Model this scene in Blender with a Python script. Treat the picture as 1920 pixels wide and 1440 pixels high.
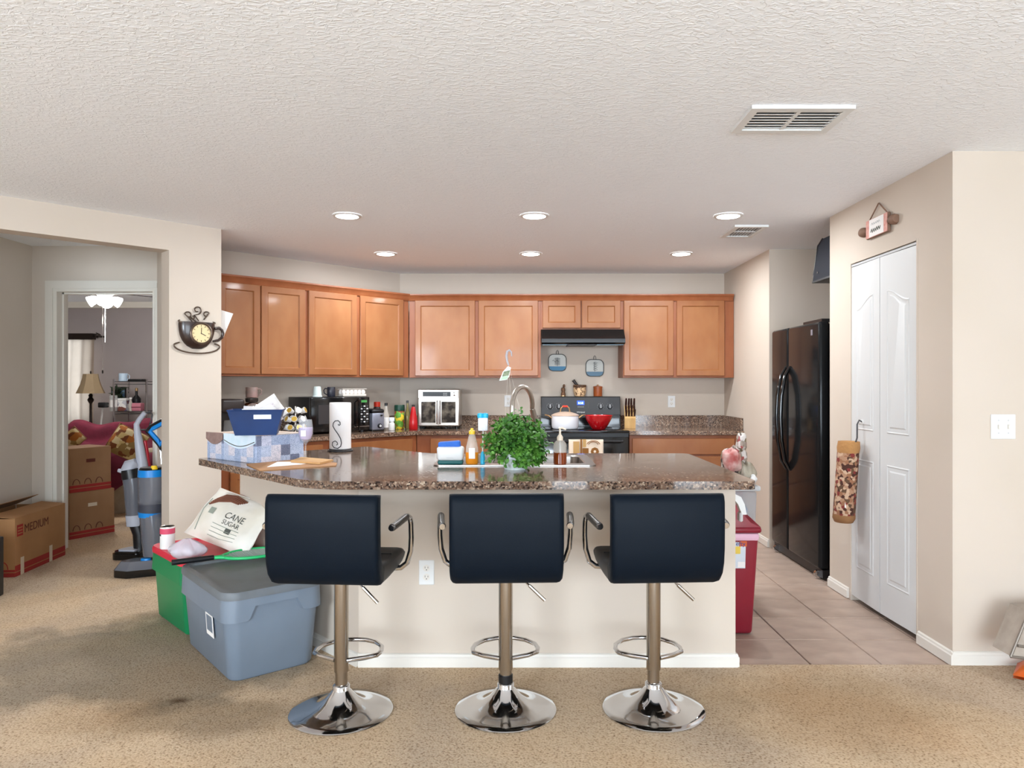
import bpy, bmesh, math, random
from mathutils import Vector, Matrix
for o in list(bpy.data.objects): bpy.data.objects.remove(o)
SC = bpy.context.scene
COL = SC.collection
RND = random.Random(11)
# ---------------------------------------------------------------- camera
F, CX, CY, H = 1350.0, 972.0, 722.0, 1.33
cam = bpy.data.cameras.new('camera'); camo = bpy.data.objects.new('camera', cam); COL.objects.link(camo)
camo.location = (0, 0, H); camo.rotation_euler = (math.pi/2, 0, 0)
cam.sensor_width = 36; cam.lens = F/1920*36; cam.shift_x = -(CX-960)/1920; cam.shift_y = (CY-720)/1920
cam.clip_start = .02; SC.camera = camo
# ---------------------------------------------------------------- world, daylight, exposure
W = bpy.data.worlds.new('sky'); SC.world = W; W.use_nodes = True
W.node_tree.nodes['Background'].inputs[0].default_value = (.80, .90, 1, 1)
W.node_tree.nodes['Background'].inputs[1].default_value = .8
SC.view_settings.view_transform = 'Standard'; SC.view_settings.look = 'None'
SC.view_settings.exposure = 0.27; SC.view_settings.gamma = 1; SC.view_settings.use_curve_mapping = False
def area(name, loc, rot, sx, sy, energy, color=(1, 1, 1), spread=180):
    l = bpy.data.lights.new(name, 'AREA'); l.shape = 'RECTANGLE'; l.size = sx; l.size_y = sy
    l.energy = energy; l.color = color; l.spread = math.radians(spread)
    o = bpy.data.objects.new(name, l); COL.objects.link(o); o.location = loc; o.rotation_euler = rot
    return o
# daylight entering by the glazed doors behind the camera and fill from an unseen window added on the right
SC.cycles.use_light_tree = False; SC.cycles.max_bounces = 8; SC.cycles.diffuse_bounces = 5; SC.cycles.glossy_bounces = 3; SC.cycles.transmission_bounces = 6
SC.cycles.caustics_reflective = False; SC.cycles.caustics_refractive = False; SC.cycles.blur_glossy = 1
SC.cycles.use_adaptive_sampling = True; SC.cycles.adaptive_threshold = .08
area('daylight_patio_door', (1.3, -2.78, 1.12), (math.radians(90), 0, 0), 3.5, 2.1, 150, (.77, .885, 1), 140)
area('daylight_left_window', (-2.75, -2.78, 1.55), (math.radians(90), 0, 0), 1.7, 1.3, 165, (.77, .885, 1), 150)
area('added_right_fill', (4.66, .9, 1.45), (math.radians(90), 0, math.radians(90)), 1.9, 1.3, 14, (.77, .885, 1))  # added fill light from the unseen right side, lifts the dark ceiling
area('daylight_far_room', (-6.3, 9.60, 1.45), (math.radians(-90), 0, 0), 1.15, 1.2, 7, (.85, .93, 1))

# ---------------------------------------------------------------- helpers
def at(px, py, Y): return Vector(((px-CX)*Y/F, Y, H-(py-CY)*Y/F))
def onz(px, py, z=0.0):
    Y = (H-z)*F/(py-CY); return at(px, py, Y)
def lin(c):
    r = []
    for v in c[:3]:
        v = v/255.0; r.append(v/12.92 if v <= .04045 else ((v+.055)/1.055)**2.4)
    return (r[0], r[1], r[2], 1)
def rotz(a): return Matrix.Rotation(a, 4, 'Z')
def TR(x, y, z): return Matrix.Translation((x, y, z))
D = math.radians
class G:
    def __init__(s): s.v = []; s.f = []
    def add(s, vs, fs, M=None):
        n = len(s.v)
        s.v += [tuple(M @ Vector(p)) if M else tuple(p) for p in vs]
        s.f += [tuple(i+n for i in f) for f in fs]; return s
    def box(s, x0, x1, y0, y1, z0, z1, M=None):
        return s.add([(x0,y0,z0),(x1,y0,z0),(x1,y1,z0),(x0,y1,z0),(x0,y0,z1),(x1,y0,z1),(x1,y1,z1),(x0,y1,z1)],
              [(0,3,2,1),(4,5,6,7),(0,1,5,4),(1,2,6,5),(2,3,7,6),(3,0,4,7)], M)
    def rbox(s, x0, x1, y0, y1, z0, z1, r=.01, seg=2, M=None, taper=1.0):
        bm = bmesh.new(); bmesh.ops.create_cube(bm, size=1)
        cx, cy = (x0+x1)/2, (y0+y1)/2
        for v in bm.verts:
            k = taper if v.co.z < 0 else 1.0
            v.co = Vector((cx+v.co.x*(x1-x0)*k, cy+v.co.y*(y1-y0)*k, (z0+z1)/2+v.co.z*(z1-z0)))
        bmesh.ops.bevel(bm, geom=bm.edges[:], offset=r, segments=seg, affect='EDGES', profile=.5)
        bm.verts.index_update()
        s.add([v.co.copy() for v in bm.verts], [[v.index for v in f.verts] for f in bm.faces], M); bm.free(); return s
    def lathe(s, prof, seg=24, c=(0,0,0), M=None, sx=1, sy=1, a0=0, a1=None, cap=True):
        full = a1 is None; a1 = 2*math.pi if full else a1
        n = seg if full else seg+1
        vs = []; fs = []
        for r, z in prof:
            for i in range(n):
                a = a0+(a1-a0)*i/seg
                vs.append((c[0]+r*math.cos(a)*sx, c[1]+r*math.sin(a)*sy, c[2]+z))
        for j in range(len(prof)-1):
            for i in range(seg):
                k = (i+1) % n
                fs.append((j*n+i, j*n+k, (j+1)*n+k, (j+1)*n+i))
        if full and cap:
            if prof[0][0] > 1e-5: fs.append(tuple(range(n))[::-1])
            if prof[-1][0] > 1e-5: fs.append(tuple((len(prof)-1)*n+i for i in range(n)))
        return s.add(vs, fs, M)
    def tube(s, pts, r, seg=8, closed=False, M=None):
        P = [Vector(p) for p in pts]; n = len(P); vs = []; fs = []
        rr = r if isinstance(r, (list, tuple)) else [r]*n
        up = None
        for i in range(n):
            if closed: t = P[(i+1) % n]-P[i-1]
            else: t = P[min(i+1, n-1)]-P[max(i-1, 0)]
            t.normalize()
            if up is None:
                up = Vector((0,0,1)) if abs(t.z) < .9 else Vector((1,0,0))
            b = t.cross(up)
            if b.length < 1e-6: b = t.cross(Vector((0,1,0)))
            b.normalize(); up = b.cross(t).normalized()
            for k in range(seg):
                a = 2*math.pi*k/seg
                vs.append(P[i]+(b*math.cos(a)+up*math.sin(a))*rr[i])
        m = n if closed else n-1
        for i in range(m):
            j = (i+1) % n
            for k in range(seg):
                l = (k+1) % seg
                fs.append((i*seg+k, i*seg+l, j*seg+l, j*seg+k))
        if not closed:
            fs.append(tuple(range(seg))[::-1]); fs.append(tuple((n-1)*seg+k for k in range(seg)))
        return s.add(vs, fs, M)
    def prism(s, poly, z0, z1, M=None):
        n = len(poly)
        vs = [(p[0], p[1], z0) for p in poly]+[(p[0], p[1], z1) for p in poly]
        fs = [tuple(range(n))[::-1], tuple(range(n, 2*n))]+[(i, (i+1) % n, n+(i+1) % n, n+i) for i in range(n)]
        return s.add(vs, fs, M)
    def loft(s, rings, M=None, caps=True, closed=True):
        n = len(rings[0]); vs = [p for r in rings for p in r]; fs = []
        for j in range(len(rings)-1):
            for i in range(n if closed else n-1):
                k = (i+1) % n
                fs.append((j*n+i, j*n+k, (j+1)*n+k, (j+1)*n+i))
        if caps and closed:
            fs.append(tuple(range(n))[::-1]); fs.append(tuple((len(rings)-1)*n+i for i in range(n)))
        return s.add(vs, fs, M)
    def grid(s, fn, nu, nv, M=None, thick=0):
        vs = [fn(i/nu, j/nv) for j in range(nv+1) for i in range(nu+1)]
        fs = [(j*(nu+1)+i, j*(nu+1)+i+1, (j+1)*(nu+1)+i+1, (j+1)*(nu+1)+i) for j in range(nv) for i in range(nu)]
        return s.add(vs, fs, M)
    def mesh(s, name, mat, sharp=35, recalc=True):
        me = bpy.data.meshes.new(name); bm = bmesh.new()
        V = [bm.verts.new(p) for p in s.v]
        for f in s.f:
            try: bm.faces.new([V[i] for i in f])
            except ValueError: pass
        bmesh.ops.remove_doubles(bm, verts=bm.verts, dist=1e-6)
        if recalc: bmesh.ops.recalc_face_normals(bm, faces=bm.faces)
        bm.to_mesh(me); bm.free()
        for p in me.polygons: p.use_smooth = True
        me.set_sharp_from_angle(angle=math.radians(sharp))
        me.materials.append(mat); return me
    def build(s, name, mat, parent=None, label=None, cat=None, group=None, kind=None, loc=None, rz=0, sharp=35, recalc=True):
        o = bpy.data.objects.new(name, s.mesh(name, mat, sharp, recalc)); COL.objects.link(o)
        if parent: o.parent = parent
        if loc is not None: o.location = loc
        if rz: o.rotation_euler = (0, 0, rz)
        tag(o, label, cat, group, kind); return o
def tag(o, label=None, cat=None, group=None, kind=None):
    if label: o['label'] = label
    if cat: o['category'] = cat
    if group: o['group'] = group
    if kind: o['kind'] = kind
    return o
def thing(name, label, cat, loc=(0,0,0), rz=0, group=None):
    o = bpy.data.objects.new(name, None); COL.objects.link(o); o.empty_display_size = .1
    o.location = loc; o.rotation_euler = (0, 0, rz); return tag(o, label, cat, group)
def copy_tree(o, parent=None):
    c = o.copy(); COL.objects.link(c)
    if parent: c.parent = parent
    for ch in [x for x in bpy.data.objects if x.parent == o]: copy_tree(ch, c)
    return c
def solid(o, t, off=-1):
    m = o.modifiers.new('thickness', 'SOLIDIFY'); m.thickness = t; m.offset = off; return o
def textmesh(txt, size, mat, name, parent, M, ext=.0006, align='LEFT'):
    cu = bpy.data.curves.new('t', 'FONT'); cu.body = txt; cu.size = size; cu.extrude = ext; cu.align_x = align
    t = bpy.data.objects.new('t', cu); COL.objects.link(t)
    dg = bpy.context.evaluated_depsgraph_get(); me = bpy.data.meshes.new_from_object(t.evaluated_get(dg))
    bpy.data.objects.remove(t); me.transform(M); me.materials.clear(); me.materials.append(mat)
    o = bpy.data.objects.new(name, me); COL.objects.link(o)
    if parent: o.parent = parent
    return o
FRONT = Matrix.Rotation(math.pi/2, 4, 'X')          # lays text in the x-z plane facing -y

# ---------------------------------------------------------------- materials
def mat(name, c, rough=.5, metal=0, c2=None, scale=8, stretch=(1,1,1), lo=.35, hi=.65, bump=0, bscale=60, bdist=.01,
        trans=0, ior=1.45, emit=None, estr=0, coat=0, spec=.5, detail=4, subs=0):
    m = bpy.data.materials.new(name); m.use_nodes = True; nt = m.node_tree; N = nt.nodes; L = nt.links
    b = N['Principled BSDF']
    b.inputs['Base Color'].default_value = lin(c); b.inputs['Roughness'].default_value = rough
    b.inputs['Metallic'].default_value = metal; b.inputs['Specular IOR Level'].default_value = spec
    b.inputs['Transmission Weight'].default_value = trans; b.inputs['IOR'].default_value = ior
    b.inputs['Coat Weight'].default_value = coat; b.inputs['Coat Roughness'].default_value = .08
    if emit: b.inputs['Emission Color'].default_value = lin(emit); b.inputs['Emission Strength'].default_value = estr
    tc = N.new('ShaderNodeTexCoord'); mp = N.new('ShaderNodeMapping'); L.new(tc.outputs['Object'], mp.inputs[0])
    mp.inputs['Scale'].default_value = stretch
    if c2:
        n = N.new('ShaderNodeTexNoise'); n.inputs['Scale'].default_value = scale; n.inputs['Detail'].default_value = min(detail, 3)
        L.new(mp.outputs[0], n.inputs['Vector'])
        r = N.new('ShaderNodeValToRGB'); r.color_ramp.elements[0].position = lo; r.color_ramp.elements[1].position = hi
        r.color_ramp.elements[0].color = lin(c); r.color_ramp.elements[1].color = lin(c2)
        L.new(n.outputs['Fac'], r.inputs[0]); L.new(r.outputs[0], b.inputs['Base Color'])
    if bump:
        n2 = N.new('ShaderNodeTexNoise'); n2.inputs['Scale'].default_value = bscale; n2.inputs['Detail'].default_value = 1
        L.new(mp.outputs[0], n2.inputs['Vector'])
        bp = N.new('ShaderNodeBump'); bp.inputs['Strength'].default_value = bump; bp.inputs['Distance'].default_value = bdist
        L.new(n2.outputs['Fac'], bp.inputs['Height']); L.new(bp.outputs[0], b.inputs['Normal'])
    return m
def ramp(N, stops, interp='LINEAR'):
    r = N.new('ShaderNodeValToRGB'); cr = r.color_ramp; cr.interpolation = interp
    while len(cr.elements) < len(stops): cr.elements.new(.5)
    for e, (p, c) in zip(cr.elements, stops): e.position = p; e.color = lin(c)
    return r
m_wall = mat('wall_paint', (204,191,177), .75, c2=(201,188,173), scale=2, detail=1)
m_far = mat('far_room_paint', (166,158,157), .8, c2=(160,152,151), scale=2)
m_hall = mat('hall_paint', (208,198,186), .8, c2=(205,195,182), scale=2)
m_trim = mat('trim_white', (222,217,208), .4)
m_trim2 = mat('casing_white', (220,216,206), .45)
def ceil_mat():
    m = mat('ceiling_texture', (242,245,249), .9); nt = m.node_tree; N = nt.nodes; L = nt.links; b = N['Principled BSDF']
    tc = N.new('ShaderNodeTexCoord'); mp = N.new('ShaderNodeMapping'); mp.inputs['Scale'].default_value = (1, 1.5, 1); L.new(tc.outputs['Object'], mp.inputs[0])
    n = N.new('ShaderNodeTexNoise'); n.inputs['Scale'].default_value = 42; n.inputs['Detail'].default_value = 2; n.inputs['Distortion'].default_value = .8
    L.new(mp.outputs[0], n.inputs['Vector'])
    r = N.new('ShaderNodeValToRGB'); r.color_ramp.elements[0].position = .46; r.color_ramp.elements[1].position = .60; L.new(n.outputs['Fac'], r.inputs[0])
    bp = N.new('ShaderNodeBump'); bp.inputs['Strength'].default_value = .4; bp.inputs['Distance'].default_value = .004
    L.new(r.outputs[0], bp.inputs['Height']); L.new(bp.outputs[0], b.inputs['Normal']); return m
m_ceil = ceil_mat()
def carpet_mat():
    m = mat('carpet_pile', (170,146,118), .95, spec=.1); nt = m.node_tree; N = nt.nodes; L = nt.links; b = N['Principled BSDF']
    tc = N.new('ShaderNodeTexCoord')
    n = N.new('ShaderNodeTexNoise'); n.inputs['Scale'].default_value = 120; n.inputs['Detail'].default_value = 3; L.new(tc.outputs['Object'], n.inputs['Vector'])
    r = ramp(N, [(.30, (150,126,102)), (.45, (200,177,150)), (.75, (216,196,172))]); L.new(n.outputs['Fac'], r.inputs[0])
    # worn and stained patches with shapes of their own
    n2 = N.new('ShaderNodeTexNoise'); n2.inputs['Scale'].default_value = 1.1; n2.inputs['Detail'].default_value = 3; n2.inputs['Distortion'].default_value = .4; L.new(tc.outputs['Object'], n2.inputs['Vector'])
    r2 = ramp(N, [(.40, (238,238,240)), (.54, (255,252,246)), (.68, (255,245,232))]); L.new(n2.outputs['Fac'], r2.inputs[0])
    mx = N.new('ShaderNodeMix'); mx.data_type = 'RGBA'; mx.blend_type = 'MULTIPLY'; mx.inputs['Factor'].default_value = 1
    L.new(r.outputs[0], mx.inputs['A']); L.new(r2.outputs[0], mx.inputs['B'])
    last = mx.outputs['Result']
    # grey stain on the left in front of the totes, wear at the kitchen threshold
    for (cx, cy, sx, sy, col, dist) in ((-1.78,3.52,.86,.62,(196,201,206),.18), (1.35,3.0,.9,.5,(220,216,210),.7), (-1.3,2.86,.5,.2,(212,210,206),.5), (-1.42,3.02,.05,.03,(170,155,140),.9)):
        mp = N.new('ShaderNodeMapping'); mp.vector_type = 'POINT'
        mp.inputs['Location'].default_value = (-cx/sx, -cy/sy, 0); mp.inputs['Scale'].default_value = (1/sx, 1/sy, 0); L.new(tc.outputs['Object'], mp.inputs[0])
        ln = N.new('ShaderNodeVectorMath'); ln.operation = 'LENGTH'; L.new(mp.outputs[0], ln.inputs[0])
        nn = N.new('ShaderNodeTexNoise'); nn.inputs['Scale'].default_value = 3.2; nn.inputs['Detail'].default_value = 3; L.new(tc.outputs['Object'], nn.inputs['Vector'])
        ma = N.new('ShaderNodeMath'); ma.operation = 'MULTIPLY_ADD'; L.new(nn.outputs['Fac'], ma.inputs[0]); ma.inputs[1].default_value = 1.1; L.new(ln.outputs['Value'], ma.inputs[2])
        r3 = ramp(N, [(1.42-dist if dist < .4 else 1.2, col), (1.55, (255,255,255))]); 
        mr = N.new('ShaderNodeMapRange'); mr.inputs['From Min'].default_value = 1.55-dist; mr.inputs['From Max'].default_value = 1.62; L.new(ma.outputs[0], mr.inputs['Value'])
        r3.color_ramp.elements[0].position = 0; r3.color_ramp.elements[1].position = 1; L.new(mr.outputs[0], r3.inputs[0])
        m2 = N.new('ShaderNodeMix'); m2.data_type = 'RGBA'; m2.blend_type = 'MULTIPLY'; m2.inputs['Factor'].default_value = 1
        L.new(last, m2.inputs['A']); L.new(r3.outputs[0], m2.inputs['B']); last = m2.outputs['Result']
    L.new(last, b.inputs['Base Color'])
    bp = N.new('ShaderNodeBump'); bp.inputs['Strength'].default_value = .5; bp.inputs['Distance'].default_value = .008
    L.new(n.outputs['Fac'], bp.inputs['Height']); L.new(bp.outputs[0], b.inputs['Normal']); return m
m_carpet = carpet_mat()
def granite_mat():
    m = mat('granite', (110,90,78), .10, spec=.6); nt = m.node_tree; N = nt.nodes; L = nt.links; b = N['Principled BSDF']
    tc = N.new('ShaderNodeTexCoord')
    v = N.new('ShaderNodeTexVoronoi'); v.inputs['Scale'].default_value = 140; L.new(tc.outputs['Object'], v.inputs['Vector'])
    sp = N.new('ShaderNodeSeparateColor'); L.new(v.outputs['Color'], sp.inputs[0])
    r = ramp(N, [(0, (58,48,43)), (.14, (106,86,73)), (.40, (138,114,97)), (.66, (120,106,97)), (.82, (166,146,127)), (.95, (190,174,154))], 'CONSTANT'); L.new(sp.outputs[0], r.inputs[0])
    n = N.new('ShaderNodeTexNoise'); n.inputs['Scale'].default_value = 5; L.new(tc.outputs['Object'], n.inputs['Vector'])
    r2 = ramp(N, [(.35, (225,215,210)), (.65, (255,250,245))]); L.new(n.outputs['Fac'], r2.inputs[0])
    mx = N.new('ShaderNodeMix'); mx.data_type = 'RGBA'; mx.blend_type = 'MULTIPLY'; mx.inputs['Factor'].default_value = 1
    L.new(r.outputs[0], mx.inputs['A']); L.new(r2.outputs[0], mx.inputs['B']); L.new(mx.outputs['Result'], b.inputs['Base Color']); return m
m_granite = granite_mat()
def voro_mat(name, cols, scale, rough=.6, stretch=(1,1,1), metric='EUCLIDEAN'):
    m = mat(name, cols[0], rough); nt = m.node_tree; N = nt.nodes; L = nt.links; b = N['Principled BSDF']
    tc = N.new('ShaderNodeTexCoord'); mp = N.new('ShaderNodeMapping'); mp.inputs['Scale'].default_value = stretch; L.new(tc.outputs['Object'], mp.inputs[0])
    v = N.new('ShaderNodeTexVoronoi'); v.inputs['Scale'].default_value = scale; v.distance = metric; L.new(mp.outputs[0], v.inputs['Vector'])
    sp = N.new('ShaderNodeSeparateColor'); L.new(v.outputs['Color'], sp.inputs[0])
    r = ramp(N, [(i/len(cols), c) for i, c in enumerate(cols)], 'CONSTANT'); L.new(sp.outputs[0], r.inputs[0]); L.new(r.outputs[0], b.inputs['Base Color']); return m
m_wood = mat('maple_wood', (136,81,42), .4, c2=(149,96,56), scale=5, stretch=(1.6,1.6,.7), lo=.3, hi=.7, coat=.15)
m_wood2 = mat('maple_panel', (141,87,46), .4, c2=(155,103,61), scale=4, stretch=(1.5,1.5,.8), lo=.3, hi=.7, coat=.15)
m_wood3 = mat('maple_frame', (134,74,41), .42, c2=(144,84,50), scale=6, stretch=(2,2,.6))
m_tile = mat('floor_tile', (168,146,131), .4, c2=(190,168,152), scale=6, lo=.3, hi=.7, detail=6, stretch=(1,1.6,1))
m_grout = mat('grout', (98,78,64), .9)
m_chrome = mat('chrome', (208,208,210), .08, 1)
m_chromed = mat('brushed_chrome', (176,168,158), .22, 1)
m_dkgrip = mat('dark_grip', (74,70,66), .3, .7)
m_steel = mat('stainless', (198,192,184), .28, 1)
m_leather = mat('black_vinyl', (11,19,28), .5, spec=.11, bump=.08, bscale=220, bdist=.002)
m_leather2 = mat('black_vinyl_side', (22,21,22), .46, spec=.25, bump=.08, bscale=220, bdist=.002)
m_black = mat('black_plastic', (20,20,22), .35)
m_blackg = mat('black_gloss', (12,12,13), .12, coat=.3)
m_fridge = mat('fridge_black', (24,25,26), .13, spec=.2)
m_dk = mat('dark_grey', (58,58,60), .45)
m_white = mat('white_plastic', (222,222,220), .4)
def thin(name, c, opacity, rough=.05, tint=(255,255,255), **kw):      # thin-walled clear sheet: light passes straight, surface still reflects
    m = mat(name, c, rough, **kw); nt = m.node_tree; b = nt.nodes['Principled BSDF']
    t = nt.nodes.new('ShaderNodeBsdfTransparent'); t.inputs[0].default_value = lin(tint)
    x = nt.nodes.new('ShaderNodeMixShader'); x.inputs[0].default_value = opacity
    nt.links.new(t.outputs[0], x.inputs[1]); nt.links.new(b.outputs[0], x.inputs[2]); nt.links.new(x.outputs[0], nt.nodes['Material Output'].inputs[0]); return m
m_glass = thin('clear_glass', (235,238,240), .14, .02)
m_paper = mat('white_paper', (238,235,232), .8)
m_door = mat('white_door', (208,209,208), .45)
m_emit = mat('lamp_lens', (255,255,255), .5, emit=(255,252,246), estr=14)
m_silver = mat('silver_plastic', (150,154,168), .3, .6)
m_card = mat('cardboard', (166,122,80), .85, c2=(156,112,72), scale=4)
m_cardred = mat('red_print', (150,40,34), .8)
m_ltgrey = mat('light_grey', (190,190,190), .5)
# ================================================================ the setting
ZC = 2.44
S2 = math.sqrt(.5)
def struct(name, g, m, parent=None): return g.build(name, m, parent, kind='structure')
struct('floor', G().prism([(-7.4,-2.9),(4.8,-2.9),(4.8,3.41),(-.70,3.41),(-1.66,4.33),(-2.15,5.16),(-2.7,5.74),(-2.7,9.8),(-7.4,9.8)], -.02, .006), m_carpet)
# tiled kitchen floor: every tile a piece, recessed grout between
kf = struct('floor', G().box(-2.7, 2.95, 3.3, 7.3, -.06, -.022), m_grout)
tg = G().rbox(-.1665,.1665,-.1722,.1722,-.022,0, .003, 1).mesh('tile', m_tile)
for i in range(-11, 7):
    for j in range(12):
        x, y = 1.393+.339*(i+.5)-.339, 3.41+.35*(j+.5)-.35*0
        if x > 2.9 or (x > 2.25 and not 4.7 < y < 6.0): continue
        if x+y < 3.1 - .3 or y > 7.2: continue
        if x - y < -8.6: continue
        o = bpy.data.objects.new('tile', tg); COL.objects.link(o); o.parent = kf; o.location = (x, y, RND.uniform(-.001, .0005))
        o.rotation_euler = (0, 0, 0)
struct('ceiling', G().box(-7.4, 4.8, -2.95, 9.85, ZC, ZC+.1), m_ceil)
# kitchen walls
struct('wall_back', G().box(-1.30, 2.95, 7.17, 7.29, 0, ZC), m_wall)
struct('wall_kitchen_left', G().prism([(-1.179,7.17),(-2.668,5.681),(-2.74,5.75),(-2.74,5.86),(-1.30,7.29)], 0, ZC), m_wall)
struct('wall_left', G().prism([(-2.117,5.13),(-2.3675,4.8795),(-2.469,4.981),(-2.33,5.12),(-2.81,5.60),(-2.81,5.75),(-2.737,5.75),(-2.668,5.681)], 0, ZC)
    .prism([(-2.3675,4.8795),(-3.40,3.847),(-3.501,3.948),(-2.469,4.981)], 2.245, ZC)
    .prism([(-3.40,3.847),(-4.30,2.947),(-4.42,3.03),(-3.501,3.948)], 0, ZC)
    .box(-4.42, -4.30, -2.9, 3.03, 0, ZC), m_wall)
# hall and the room beyond it
struct('wall_hall_left', G().box(-4.0, -3.885, 3.6, 5.75, 0, ZC), m_hall)
struct('wall_hall', G().box(-4.0, -3.67, 5.75, 5.86, 0, ZC).box(-3.67, -2.905, 5.75, 5.86, 2.075, ZC).box(-2.905, -2.737, 5.75, 5.86, 0, ZC), m_hall)
struct('wall_far', G().box(-7.3, -6.85, 9.65, 9.77, 0, ZC).box(-6.85, -5.78, 9.65, 9.77, 0, .75).box(-6.85, -5.78, 9.65, 9.77, 2.02, ZC).box(-5.78, -2.74, 9.65, 9.77, 0, ZC)
    .box(-2.84, -2.74, 5.86, 9.65, 0, ZC).box(-7.3, -7.18, 5.75, 9.65, 0, ZC).box(-7.2, -4.0, 5.75, 5.86, 0, ZC), m_far)
struct('trim_1', G().box(-7.2, -2.84, 9.60, 9.65, 2.36, ZC), m_trim2)
# door casing towards the far room
dc = G()
dc.box(-3.765,-3.675,5.725,5.75,0,2.16).box(-2.90,-2.815,5.725,5.75,0,2.16).box(-3.675,-2.90,5.725,5.75,2.075,2.16)
dc.box(-3.745,-3.70,5.715,5.726,0,2.14).box(-3.70,-2.87,5.715,5.726,2.10,2.14)
dc.box(-3.685,-3.668,5.72,5.865,0,2.09).box(-2.907,-2.89,5.72,5.865,0,2.09).box(-3.67,-2.905,5.72,5.865,2.073,2.09)
dc.box(-3.67,-3.655,5.79,5.82,0,2.075).box(-3.67,-2.905,5.79,5.82,2.06,2.075)
struct('trim_2', dc, m_trim2)
# right: kitchen side wall, refrigerator alcove, pantry block
struct('wall_right', G().box(2.05, 2.95, 5.885, 7.29, 0, ZC).box(2.85, 2.95, 4.60, 5.885, 0, ZC), m_wall)
struct('wall_pantry', G().box(2.06,2.17,4.464,4.763,0,ZC).box(2.06,2.17,3.416,3.718,0,ZC).box(2.06,2.17,3.718,4.464,2.085,ZC)
    .box(2.17,2.95,4.65,4.763,0,ZC).box(2.17,4.8,3.416,3.53,0,ZC).box(2.80,2.95,3.53,4.65,0,ZC), m_wall)
struct('wall_living_right', G().box(4.70,4.82,-2.9,-.05,0,ZC).box(4.70,4.82,1.85,3.5,0,ZC).box(4.70,4.82,-.05,1.85,0,.8).box(4.70,4.82,-.05,1.85,2.1,ZC), m_wall)
struct('window_added', G().box(4.74,4.80,-.05,1.85,.8,.85).box(4.74,4.80,-.05,1.85,2.05,2.1).box(4.74,4.80,-.05,0,.8,2.1).box(4.74,4.80,1.8,1.85,.8,2.1).box(4.745,4.795,.88,.92,.8,2.1), m_trim)  # unseen window, added as the source of the right fill light
# wall behind the camera with the glazed patio door and a window
struct('wall_front', G().box(-4.42,-3.6,-2.94,-2.82,0,ZC).box(-3.6,-1.9,-2.94,-2.82,0,.9).box(-3.6,-1.9,-2.94,-2.82,2.2,ZC).box(-1.9,-.25,-2.94,-2.82,0,ZC)
    .box(-.25,3.25,-2.94,-2.82,2.17,ZC).box(3.25,4.82,-2.94,-2.82,0,ZC), m_wall)
wf = struct('window_1', G().box(-.25,3.25,-2.93,-2.86,.0,.05).box(-.25,3.25,-2.93,-2.86,2.12,2.17).box(-.25,-.19,-2.93,-2.86,0,2.17).box(3.19,3.25,-2.93,-2.86,0,2.17).box(1.46,1.54,-2.93,-2.86,0,2.17), m_trim)
wg = struct('window_2', G().box(-3.6,-1.9,-2.93,-2.86,.9,.95).box(-3.6,-1.9,-2.93,-2.86,2.15,2.2).box(-3.6,-3.55,-2.93,-2.86,.9,2.2).box(-1.95,-1.9,-2.93,-2.86,.9,2.2).box(-3.6,-1.9,-2.92,-2.87,1.53,1.57), m_trim)
G().box(-.19,1.46,-2.905,-2.90,.05,2.12).build('pane', m_glass, wf); G().box(1.54,3.19,-2.905,-2.90,.05,2.12).build('pane', m_glass, wf); G().box(-3.55,-1.95,-2.905,-2.90,.95,2.15).build('pane', m_glass, wg)
w3 = struct('window_3', G().box(-6.85,-5.78,9.66,9.74,.75,.80).box(-6.85,-5.78,9.66,9.74,1.97,2.02).box(-6.85,-6.80,9.66,9.74,.75,2.02).box(-5.83,-5.78,9.66,9.74,.75,2.02).box(-6.85,-5.78,9.67,9.73,1.36,1.41), m_trim)
G().box(-6.80,-5.83,9.695,9.70,.80,1.97).build('pane', m_glass, w3)
# baseboards
def skirt(name, p0, p1, nrm, h=.064):
    a, b, n = Vector(p0), Vector(p1), Vector(nrm).normalized()
    d = (b-a).normalized()
    prof = [(0,0),(.016,0),(.016,h*.72),(.011,h*.80),(.010,h*.93),(.004,h),(0,h)]
    r0 = [(a.x+n.x*t, a.y+n.y*t, z+.004) for t, z in prof]; r1 = [(b.x+n.x*t, b.y+n.y*t, z+.004) for t, z in prof]
    return struct(name, G().loft([r0, r1]), m_trim)
skirt('baseboard_right', (2.06,4.763), (2.06,4.484), (-1,0)); skirt('baseboard_right', (2.06,3.70), (2.06,3.40), (-1,0))
skirt('baseboard_right', (2.05,3.416), (4.70,3.416), (0,-1)); skirt('baseboard_right', (2.05,6.3), (2.05,5.885), (-1,0))
skirt('baseboard_left', (-2.11,5.137), (-2.3675,4.8795), (1,-1)); skirt('baseboard_hall', (-3.885,3.7), (-3.885,5.75), (1,0))
skirt('baseboard_living', (4.70,-2.8), (4.70,3.416), (-1,0))
# ---- peninsula half wall, bent at 45 degrees
WB = (-.752,3.39)
struct('wall_peninsula', G().prism([(1.022,3.39),WB,(-1.662,4.298),(-1.581,4.379),(-.704,3.505),(1.022,3.505)], 0, .876), m_wall)
skirt('baseboard_peninsula', (1.03,3.39), WB, (0,-1)); skirt('baseboard_peninsula', WB, (-1.662,4.298), (-1,-1)); skirt('baseboard_peninsula', (1.022,3.505), (1.022,3.38), (1,0))
struct('trim_3', G().box(-.76,1.026,3.380,3.39,.846,.878), m_trim)

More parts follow.
